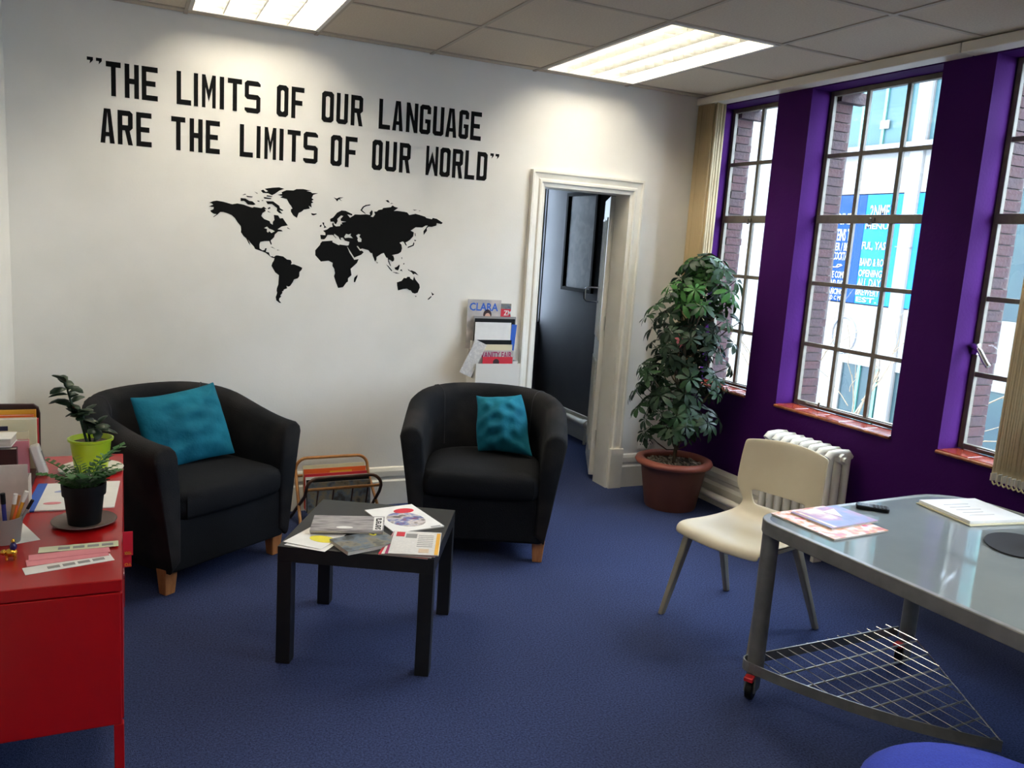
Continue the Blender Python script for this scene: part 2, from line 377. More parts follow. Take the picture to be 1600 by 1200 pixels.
light_fitting(LIGHTS[2], 'recessed louvred fluorescent ceiling light added as unseen fill over the near end of the room, cabinet side')  # this pair is unseen, added to brighten the lower wall and floor
light_fitting(LIGHTS[3], 'recessed louvred fluorescent ceiling light added as unseen fill over the near end of the room, window side')

# baseboards
def skirting(name, x0, x1):
    prof = [(0, 0), (-0.020, 0), (-0.020, 0.135), (-0.012, 0.145), (-0.012, 0.155), (-0.017, 0.165), (-0.017, 0.195), (-0.010, 0.212), (-0.004, 0.218), (0, 0.218)]
    mb = MB(); n = len(prof); vs = [(x, D+y, z) for x in (x0, x1) for (y, z) in prof]
    mb.add(vs, [tuple(range(n)), tuple(range(2*n-1, n-1, -1))]+[(i, (i+1) % n, n+(i+1) % n, n+i) for i in range(n)])
    return struct(name, mb, M['gloss_white'])
skirting('baseboard_back', XL, 2.125)
skirting('baseboard_back_right', 2.89, XW)
prof = [(0, 0), (-0.03, 0), (-0.03, 0.12), (-0.018, 0.14), (-0.018, 0.16), (-0.026, 0.17), (-0.026, 0.20), (-0.010, 0.225), (0, 0.225)]
mb = MB(); n = len(prof); mb.add([(XW+x, y, z) for y in (2.93, D) for (x, z) in prof], [tuple(range(n)), tuple(range(2*n-1, n-1, -1))]+[(i, (i+1) % n, n+(i+1) % n, n+i) for i in range(n)])
struct('baseboard_right', mb, M['gloss_white'])
struct('baseboard_left', MB().box(XL, XL+0.018, YB, D-0.02, 0, 0.2), M['gloss_white'], bevel=0.004)

# door frame (architrave, jamb lining, plinth) and open door
ar = MB()
aprof = [(-0.004, 0.0), (-0.004, 0.014), (0.008, 0.016), (0.014, 0.026), (0.026, 0.026), (0.034, 0.018), (0.060, 0.022), (0.066, 0.030), (0.078, 0.030), (0.080, 0.0)]
ring = lambda u, p: [Vector((DX0-u, D-p, 0)), Vector((DX0-u, D-p, DH+u)), Vector((DX1+u, D-p, DH+u)), Vector((DX1+u, D-p, 0))]
cols_ = [ring(u, p) for u, p in aprof]
ar.loft([[c[k] for c in cols_] for k in range(4)], closed=True, caps=True)
ar.box(DX0-0.003, DX0+0.012, D-0.014, D+TW+.01, 0, DH).box(DX1-0.012, DX1+0.003, D-0.014, D+TW+.01, 0, DH).box(DX0, DX1, D-0.014, D+TW+.01, DH-0.012, DH+0.004)
trim = struct('trim_1', ar, M['gloss_white'], 'cream moulded door surround')
MB().box(DX1-0.004, DX1+0.09, D-0.036, D, 0, 0.262).build('plinth_block', M['gloss_white'], trim, bevel=0.003)
MB().box(DX0-0.085, DX0+0.004, D-0.036, D, 0, 0.262).build('plinth_block', M['gloss_white'], trim, bevel=0.003)
hx, hy = DX1-0.018, D+TW+0.055
door = thing('door_1', 'cream panelled door standing open into the dark room', None, (hx, hy, 0), R(-27.8)); door['kind'] = 'structure'
lw = 0.60   # local: leaf runs along +Y from the hinge, thickness in X (face towards -X)
MB().box(-0.002, 0.040, 0.004, lw, 0.03, DH-0.012).build('leaf', M['gloss_white'], door, bevel=0.002)
for z0, z1 in ((0.18, 0.78), (0.92, 1.72)):
    for y0, y1 in ((0.09, 0.28), (0.34, 0.53)):
        MB().box(-0.010, -0.002, y0, y0+.015, z0, z1).box(-0.010, -0.002, y1-.015, y1, z0, z1).box(-0.010, -0.002, y0, y1, z0, z0+.015).box(-0.010, -0.002, y0, y1, z1-.015, z1).build('panel_moulding', M['gloss_white'], door)
dh = [(-0.002, 0.5, 1.15), (-0.085, 0.5, 1.15), (-0.10, 0.5, 1.165), (-0.10, 0.5, 1.235), (-0.085, 0.5, 1.25), (-0.002, 0.5, 1.25)]
MB().tube(dh, 0.007, 8).build('pull_handle', M['chrome'], door, smooth=50)
for z in (0.25, 1.0, 1.62): MB().cyl((0.02, -0.003, z), (0.02, -0.003, z+0.09), 0.007, n=8).build('hinge', M['gloss_white'], door, smooth=40)

# windows
def window(idx, a, b, cols):
    w = MB(); x0, x1 = XF0, XF1; fw = 0.026; zb, zt = SILL, HEAD
    w.box(x0, x1, a, a+fw, zb, zt).box(x0, x1, b-fw, b, zb, zt).box(x0, x1, a+fw, b-fw, zb, zb+fw).box(x0, x1, a+fw, b-fw, zt-fw, zt)
    win = struct('window_%d' % idx, w, M['steel_frame'], bevel=0.003)
    zs = [zb+fw/2, 1.066, 1.404, 1.752, 2.088, zt-fw/2]
    yc = [b-fw/2] + cols + [a+fw/2]
    MB().box(x0-0.008, x1-0.004, a+fw*.5, b-fw*.5, zs[3]-0.022, zs[3]+0.022).build('transom', M['steel_frame'], win, bevel=0.003)
    for z in (zs[1], zs[2], zs[4]): MB().box(x0+0.004, x1-0.002, a+fw, b-fw, z-0.011, z+0.011).build('glazing_bar', M['steel_frame'], win, bevel=0.002)
    for y in cols:
        MB().box(x0+0.003, x1-0.003, y-0.0115, y+0.0115, zb+fw, zs[3]-0.02).build('glazing_bar', M['steel_frame'], win, bevel=0.002)
        MB().box(x0+0.003, x1-0.003, y-0.0115, y+0.0115, zs[3]+0.02, zt-fw).build('glazing_bar', M['steel_frame'], win, bevel=0.002)
    for i in range(len(yc)-1):
        for j in range(5):
            y1, y0 = yc[i]-0.004, yc[i+1]+0.004; z0, z1 = zs[j]+0.004, zs[j+1]-0.004; x = x1-0.005+random.uniform(-.001, .001)
            MB().add([(x, y0, z0), (x+random.uniform(-.0012, .0012), y1, z0), (x+random.uniform(-.0012, .0012), y1, z1), (x, y0, z1)], [(0, 1, 2, 3)]).build('pane', M['glass'], win)
    # sill of glazed tiles
    n = max(3, round((b-a)/0.15)); tw = (b-a)/n
    for k in range(n):
        MB().box(XW-0.008, XF0-0.001, a+tw*k+0.001, a+tw*(k+1)-0.001, SILL-0.02, SILL-0.001).build('sill_tile', M['sill'], win, bevel=0.004)
    MB().cyl((XW-0.008, a, SILL-0.012), (XW-0.008, b, SILL-0.012), 0.008, n=8).build('sill_nosing', M['sill_edge'], win, smooth=50)
    # small latch on the transom and stay at the foot
    MB().box(x0-0.02, x0-0.006, (a+b)/2-0.018, (a+b)/2+0.018, zs[3]-0.012, zs[3]+0.006).box(x0-0.03, x0-0.016, (a+b)/2-0.005, (a+b)/2+0.005, zs[3]-0.03, zs[3]+0.004).build('latch', M['steel_frame'], win, bevel=0.002)
    MB().box(x0-0.012, x0-0.002, a+.08, b-.10, zb+0.012, zb+0.02).cyl((x0-0.012, b-.2, zb+.016), (x0-0.012, b-.2, zb+.04), .006, n=6).build('stay', M['steel_frame'], win)
    return win
for i, (a, b) in enumerate(WINS):
    cols = [4.066] if i == 0 else [b-0.252, b-0.500]
    wn = window(i+1, a, b, cols)
    if i == 2:   # cockspur handle
        y = b-0.018
        MB().box(XF0-0.016, XF0, y-.016, y+.016, 1.155, 1.205).tube([(XF0-.022, y+.01, 1.19), (XF0-.04, y-.02, 1.195), (XF0-.045, y-.05, 1.175), (XF0-.045, y-.085, 1.13), (XF0-.045, y-.10, 1.115)], 0.012, 8).build('handle', M['chrome'], wn, smooth=50)
    ld = bpy.data.lights.new('window_portal', 'AREA'); ld.shape = 'RECTANGLE'; ld.size = b-a; ld.size_y = HEAD-SILL; ld.cycles.is_portal = True
    lo = bpy.data.objects.new('window_portal', ld); COL.objects.link(lo); lo.location = (XO+0.02, (a+b)/2, (SILL+HEAD)/2); lo.rotation_euler = (R(90), 0, R(90))
# window of the next room
hw = MB().box(3.08, 3.10, YH+.03, YH+.07, .85, 2.1).box(3.30, 3.312, YH+.03, YH+.07, .85, 2.1).box(3.08, 3.312, YH+.03, YH+.07, .85, .88).box(3.08, 3.312, YH+.03, YH+.07, 2.07, 2.1)
for z in (1.15, 1.45, 1.75): hw.box(3.10, 3.30, YH+.04, YH+.06, z-.011, z+.011)
w6 = struct('window_6', hw, M['steel_frame'])
for z0, z1 in ((.88, 1.139), (1.161, 1.439), (1.461, 1.739), (1.761, 2.07)): MB().add([(3.10, YH+.05, z0), (3.30, YH+.05, z0), (3.30, YH+.05, z1), (3.10, YH+.05, z1)], [(0, 1, 2, 3)]).build('pane', M['glass'], w6)
tr2 = struct('trim_2', MB().box(XW-0.02, XW, D+TW, YH, 0, 0.2).box(1.4, XW-.02, YH-0.02, YH, 0, 0.2), M['gloss_white'], 'skirting board of the dark room')
hp = thing('heating_pipe', 'cream heating pipe along the wall of the dark room', 'pipe', (XW-0.07, D+TW+.3, 0.16))
MB().cyl((0, 0, 0), (0, 1.9, 0), 0.03, n=12).build('pipe', M['gloss_white'], hp, smooth=40)
for y in (0.6, 1.2): MB().cyl((0, y, 0), (0, y+.06, 0), 0.038, n=12).cyl((0, y+.03, 0), (0, y+.03, -0.16), .012, n=8).build('bracket', M['gloss_white'], hp, smooth=40)
fp = thing('framed_poster', 'black framed poster hanging on the wall of the dark room', 'picture', (XW-0.001, 5.90, 1.17))
MB().box(-.025, 0, -.25, -.222, 0, .785).box(-.025, 0, .222, .25, 0, .785).box(-.025, 0, -.222, .222, 0, .028).box(-.025, 0, -.222, .222, .757, .785).build('frame', M['black'], fp)
MB().box(-.012, 0, -.222, .222, .028, .757).build('poster', print_mat('poster_print', [srgb(52, 52, 52), srgb(30, 31, 33), srgb(60, 58, 55), srgb(42, 38, 36)], 7, 2), fp)

# ---------------------------------------------------------------- outside: building across the street, street, bare tree
struct('street', MB().box(XO, 40, -30, 45, -4.7, -4.5), M['asphalt'])
FX = 12.0
bd = thing('office_building', 'white and teal office building with blue posters across the street', 'building', (FX, 10, -4.5))
def fb(name, y0, y1, z0, z1, m, dx0=0.0, dx1=0.3, parent=bd, **k):
    return MB().box(dx0, dx1, y0-10, y1-10, z0+4.5, z1+4.5).build(name, m, parent, **k)
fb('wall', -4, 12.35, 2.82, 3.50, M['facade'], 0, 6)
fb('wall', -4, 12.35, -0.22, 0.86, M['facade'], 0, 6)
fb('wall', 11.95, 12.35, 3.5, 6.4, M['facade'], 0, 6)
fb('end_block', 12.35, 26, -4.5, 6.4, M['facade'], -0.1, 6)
fb('ledge', -4, 12.35, 3.50, 3.64, M['facade_grey'], -0.12, 0.1)
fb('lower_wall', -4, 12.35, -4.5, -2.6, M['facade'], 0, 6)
fb('back_wall', -4, 12.35, -2.6, 6.4, M['facade_grey'], 0.6, 6)
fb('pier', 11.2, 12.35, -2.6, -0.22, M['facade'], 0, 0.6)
for k, y in enumerate((-0.4, 1.45, 3.3, 5.1, 6.8, 8.46, 10.02)):
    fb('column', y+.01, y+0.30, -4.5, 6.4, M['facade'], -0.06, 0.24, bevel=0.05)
    fb('column_joint', y-.002, y+0.312, 1.9, 1.915, M['facade_grey'], -0.063, 0.1)
YCOL = [-4, -0.4, 1.45, 3.3, 5.1, 6.8, 8.46, 10.02, 11.95]
for i in range(len(YCOL)-1):
    y0, y1 = YCOL[i], YCOL[i+1]
    up = fb('window', y0, y1, 3.64, 6.2, M['teal_glass'], 0.03, 0.08)
    for q in range(1, 4): fb('mullion', y0+(y1-y0)*q/4-.03, y0+(y1-y0)*q/4+.03, 3.64, 6.2, M['teal_frame'], 0.0, 0.03, up)
    fb('mullion', y0, y1, 4.62, 4.70, M['teal_frame'], 0.0, 0.03, up)
    lo_ = fb('window', y0, min(y1, 11.2), -2.6, -0.22, M['teal_dark'], 0.03, 0.08)
    for q in range(1, 3): fb('mullion', y0+(min(y1, 11.2)-y0)*q/3-.03, y0+(min(y1, 11.2)-y0)*q/3+.03, -2.6, -0.22, M['teal_frame'], 0.0, 0.03, lo_)
    if y1 < 10.5: fb('window', y0, y1, 0.86, 2.82, M['teal_dark'], 0.03, 0.08)
fb('notice', 10.85, 11.03, 3.92, 4.06, M['sign_white_dimmed'], -0.02, 0.0)
# blue posters in the first floor windows
def poster(y0, y1, m, name):
    return fb(name, y0, y1, 0.88, 2.80, m, -0.01, 0.02)
p1 = poster(11.32, 12.34, M['poster_blue'], 'poster'); p2 = poster(9.0, 11.30, M['poster_sky'], 'poster'); fb('poster', 11.1, 11.30, 0.88, 2.80, M['poster_blue'], -0.02, -0.01)
def sign(parent, txt, yl, yr, z, h):   # reads from the room: from +y to -y
    mx = Matrix.Translation((-0.021, yl-10, z+4.5)) @ Matrix(((0, 0, -1, 0), (-1, 0, 0, 0), (0, 1, 0, 0), (0, 0, 0, 1)))
    text_part('lettering', txt, yl-yr, h, M['sign_white_dimmed'], parent, mx)
for txt, z, h in (('PRIME', 2.28, .20), ('STEINS T', 1.98, .22), ('BEER / BB', 1.80, .15), ('& COCKTA', 1.63, .15), ('LIVE COMP', 1.30, .13), ('BAND SHO', 1.14, .13)):
    sign(p1, txt, 11.80, 11.385, z-0.0, h)
for txt, z, h in (('DANCING', 1.0, .11), ('FEED C ME', 0.90, .08)): sign(p1, txt, 11.80, 11.385, z, h)
MB().tube([(-0.02, 1.86, 5.98), (-0.02, 1.78, 6.0), (-0.02, 1.58, 6.0), (-0.02, 1.48, 6.04)], 0.012, 6).tube([(-0.02, 1.62, 6.0), (-0.02, 1.58, 6.05), (-0.02, 1.5, 6.05)], 0.012, 6).build('trumpet_emblem', M['sign_white_dimmed'], p1)
for txt, z, h, yl, yr in (('2NME', 2.40, .22, 11.0, 10.58), ('MENU', 2.2, .10, 11.06, 10.56), ('FUL, YAS', 1.82, .16, 11.08, 10.56), ('BAND & RO', 1.55, .14, 11.08, 10.56), ('OPENING', 1.36, .13, 11.08, 10.56), ('ALL DAY', 1.18, .15, 11.08, 10.56), ('BREWERY', 1.03, .12, 11.09, 10.56), ('EST.', 0.91, .09, 11.06, 10.6)):
    sign(p2, txt, yl, yr, z, h)
em = MB(); em.tube([(-0.01, 1.25+0.28*math.cos(a)*(1 if math.cos(a) < 0 else 1), 4.78+0.33*math.sin(a)) for a in [2*math.pi*i/24 for i in range(24)]], 0.02, 6, closed=True)
em.build('round_emblem', M['facade_grey'], bd)
sign(bd, 'S', 9.75, 9.5, 0.15, 0.4)
# bare street tree
tree = thing('street_tree', 'bare leafless street tree outside the windows', 'tree', (7.0, 8.3, -4.5))
random.seed(11)
tb = MB()
def branch(p, d, L, r, depth):
    pts = [p]; q = p; dd = d
    for i in range(4):
        dd = (dd + Vector((random.uniform(-.22, .22), random.uniform(-.22, .22), random.uniform(-.08, .16)))).normalized(); q = q + dd*L/4; pts.append(q)
    tb.tube(pts, r, 5 if depth < 3 else 4, taper=0.45)
    if depth < 5:
        for k in range(3 if depth < 4 else 2):
            e = random.uniform(.35, 1.0); b_ = pts[0].lerp(pts[-1], e)
            nd = (dd + Vector((random.uniform(-.9, .9), random.uniform(-.9, .9), random.uniform(-.3, .6)))).normalized()
            branch(b_, nd, L*random.uniform(.55, .78), r*.55, depth+1)
branch(Vector((0, 0, 0)), Vector((0.02, 0.03, 1)), 3.4, 0.07, 0)
tb.build('branches', M['bark'], tree, smooth=60)['kind'] = 'stuff'

# ---------------------------------------------------------------- wall lettering
def glyph(ch, W_, H_):
    s, t, c = min(0.020, W_*.36), 0.024, 0.012
    q = lambda x0, x1, y0, y1: [(x0, y0), (x1, y0), (x1, y1), (x0, y1)]
    mid = (H_-t)/2
    cb = lambda bl, br, tr_, tl: [p for cond, a, b_, x in ((bl, (0, c), (c, 0), (0, 0)), (br, (W_-c, 0), (W_, c), (W_, 0)), (tr_, (W_, H_-c), (W_-c, H_), (W_, H_)), (tl, (c, H_), (0, H_-c), (0, H_))) for p in ((a, b_) if cond else (x, x))]
    def ring(cbl, cbr, ctr, ctl):
        o = cb(cbl, cbr, ctr, ctl); k = 0.006; i = []
        for cond, a, b_, x in ((cbl, (s, t+k), (s+k, t), (s, t)), (cbr, (W_-s-k, t), (W_-s, t+k), (W_-s, t)), (ctr, (W_-s, H_-t-k), (W_-s-k, H_-t), (W_-s, H_-t)), (ctl, (s+k, H_-t), (s, H_-t-k), (s, H_-t))):
            i += [a, b_] if cond else [x, x]
        return [[o[j], o[(j+1) % 8], i[(j+1) % 8], i[j]] for j in range(8)]
    V = q(0, s, 0, H_)
    if ch == 'T': return [q(0, W_, H_-t, H_), q(W_/2-s/2, W_/2+s/2, 0, H_)]
    if ch == 'H': return [V, q(W_-s, W_, 0, H_), q(s, W_-s, mid, mid+t)]
    if ch == 'E': return [V, q(s, W_, 0, t), q(s, W_*.86, mid, mid+t), q(s, W_, H_-t, H_)]
    if ch == 'F': return [V, q(s, W_*.86, mid, mid+t), q(s, W_, H_-t, H_)]
    if ch == 'L': return [V, q(s, W_, 0, t)]
    if ch == 'I': return [q(0, W_, 0, H_)]
    if ch == 'M': return [q(0, s*.8, 0, H_), q(W_-s*.8, W_, 0, H_), [(s*.8, H_), (s*.8, H_*.62), (W_/2, H_*.18), (W_/2, H_*.55)], [(W_-s*.8, H_), (W_/2, H_*.55), (W_/2, H_*.18), (W_-s*.8, H_*.62)]]
    if ch == 'W': return [q(0, s*.8, 0, H_), q(W_-s*.8, W_, 0, H_), [(s*.8, 0), (W_/2, H_*.45), (W_/2, H_*.82), (s*.8, H_*.38)], [(W_-s*.8, 0), (W_-s*.8, H_*.38), (W_/2, H_*.82), (W_/2, H_*.45)]]
    if ch == 'N': return [q(0, s, 0, H_), q(W_-s, W_, 0, H_), [(s, H_), (s, H_*.60), (W_-s, 0), (W_-s, H_*.40)]]
    if ch == 'O': return ring(1, 1, 1, 1)
    if ch == 'D': return ring(0, 1, 1, 0)
    if ch == 'U': return [q(0, s, c, H_), q(W_-s, W_, c, H_), [(0, c), (c, 0), (W_/2, 0), (W_/2, t), (s, t), (s, c)], [(W_/2, 0), (W_-c, 0), (W_, c), (W_-s, c), (W_-s, t), (W_/2, t)]]
    if ch == 'A': return [[(0, 0), (s, 0), (W_*.52, H_), (W_*.27, H_)], [(W_-s, 0), (W_, 0), (W_*.73, H_), (W_*.48, H_)], q(s*.9, W_-s*.9, H_*.20, H_*.20+t*.8)]
    if ch == 'R': return [V, [(s, H_), (W_-c, H_), (W_, H_-c), (W_-s, H_-t), (s, H_-t)], q(W_-s, W_, mid+c, H_-c), [(s, mid), (W_-c, mid), (W_, mid+c), (W_-s, mid+t), (s, mid+t)], [(W_*.48, mid), (W_*.48+s, mid), (W_, 0), (W_-s, 0)]]
    if ch == 'G': return [q(0, s, c, H_-c), [(0, c), (c, 0), (W_-c, 0), (W_, c), (W_-s, t), (s, t)], [(0, H_-c), (s, H_-t), (W_-s, H_-t), (W_, H_-c), (W_-c, H_), (c, H_)], q(W_-s, W_, c, mid+t*.6), q(W_*.5, W_-s, mid-t*.3, mid+t*.6), q(W_-s, W_, H_*.70, H_-c)]
    if ch == 'S': return [[(0, c), (c, 0), (W_-c, 0), (W_, c), (W_-s, t), (0, t)], q(W_-s, W_, c, mid+t-c), [(0, mid+c), (c, mid), (W_-s, mid), (W_, mid+t-c), (W_-c, mid+t), (s, mid+t)], q(0, s, mid+c, H_-c), [(0, H_-c), (s, H_-t), (W_, H_-t), (W_, H_-c), (W_-c, H_), (c, H_)]]
    if ch == '"': return [[(0, H_), (W_, H_), (W_, H_*.55), (W_*.45, 0), (W_*.5, H_*.5), (0, H_*.5)]]
quote = thing('wall_lettering', 'black vinyl lettering quoting the limits of our language on the white wall', 'lettering', (0, D, 0))
def letter(ch, x0, x1, z0, z1):
    mb = MB(); mx = Matrix.Translation((x0, 0, z0)) @ Matrix.Rotation(R(90), 4, 'X')
    for i, poly in enumerate(glyph(ch, x1-x0, z1-z0)):
        clean = [p for k, p in enumerate(poly) if p != poly[k-1]]
        if len(clean) > 2: mb.prism(clean, 0.0, 0.0012+0.00001*i, mx)
    return mb.build('letter', M['black'], quote)
T1 = [('T',-.072,-.010),('H',.006,.066),('E',.078,.147),('L',.229,.294),('I',.306,.325),('M',.342,.405),('I',.423,.443),('T',.460,.526),('S',.539,.614),('O',.692,.749),('F',.764,.827),('O',.916,.977),('U',.991,1.051),('R',1.066,1.129),('L',1.215,1.277),('A',1.289,1.347),('N',1.364,1.429),('G',1.439,1.501),('U',1.515,1.577),('A',1.588,1.652),('G',1.664,1.721),('E',1.733,1.797)]
T2 = [('A',-.099,-.039),('R',-.026,.038),('E',.053,.119),('T',.205,.268),('H',.287,.346),('E',.360,.425),('L',.518,.581),('I',.598,.617),('M',.636,.693),('I',.709,.729),('T',.748,.813),('S',.828,.901),('O',.967,1.026),('F',1.043,1.106),('O',1.186,1.242),('U',1.257,1.320),('R',1.335,1.397),('W',1.485,1.554),('O',1.565,1.625),('R',1.638,1.699),('L',1.712,1.771),('D',1.784,1.845)]
for c_, a, b in T1: letter(c_, a, b, 2.062, 2.214)
for c_, a, b in T2: letter(c_, a, b, 1.849, 2.004)
for a, b, z0, z1 in ((-.149, -.124, 2.193, 2.222), (-.112, -.088, 2.194, 2.222), (1.861, 1.882, 1.975, 2.003), (1.893, 1.915, 1.975, 2.003)): letter('"', a, b, z0, z1)

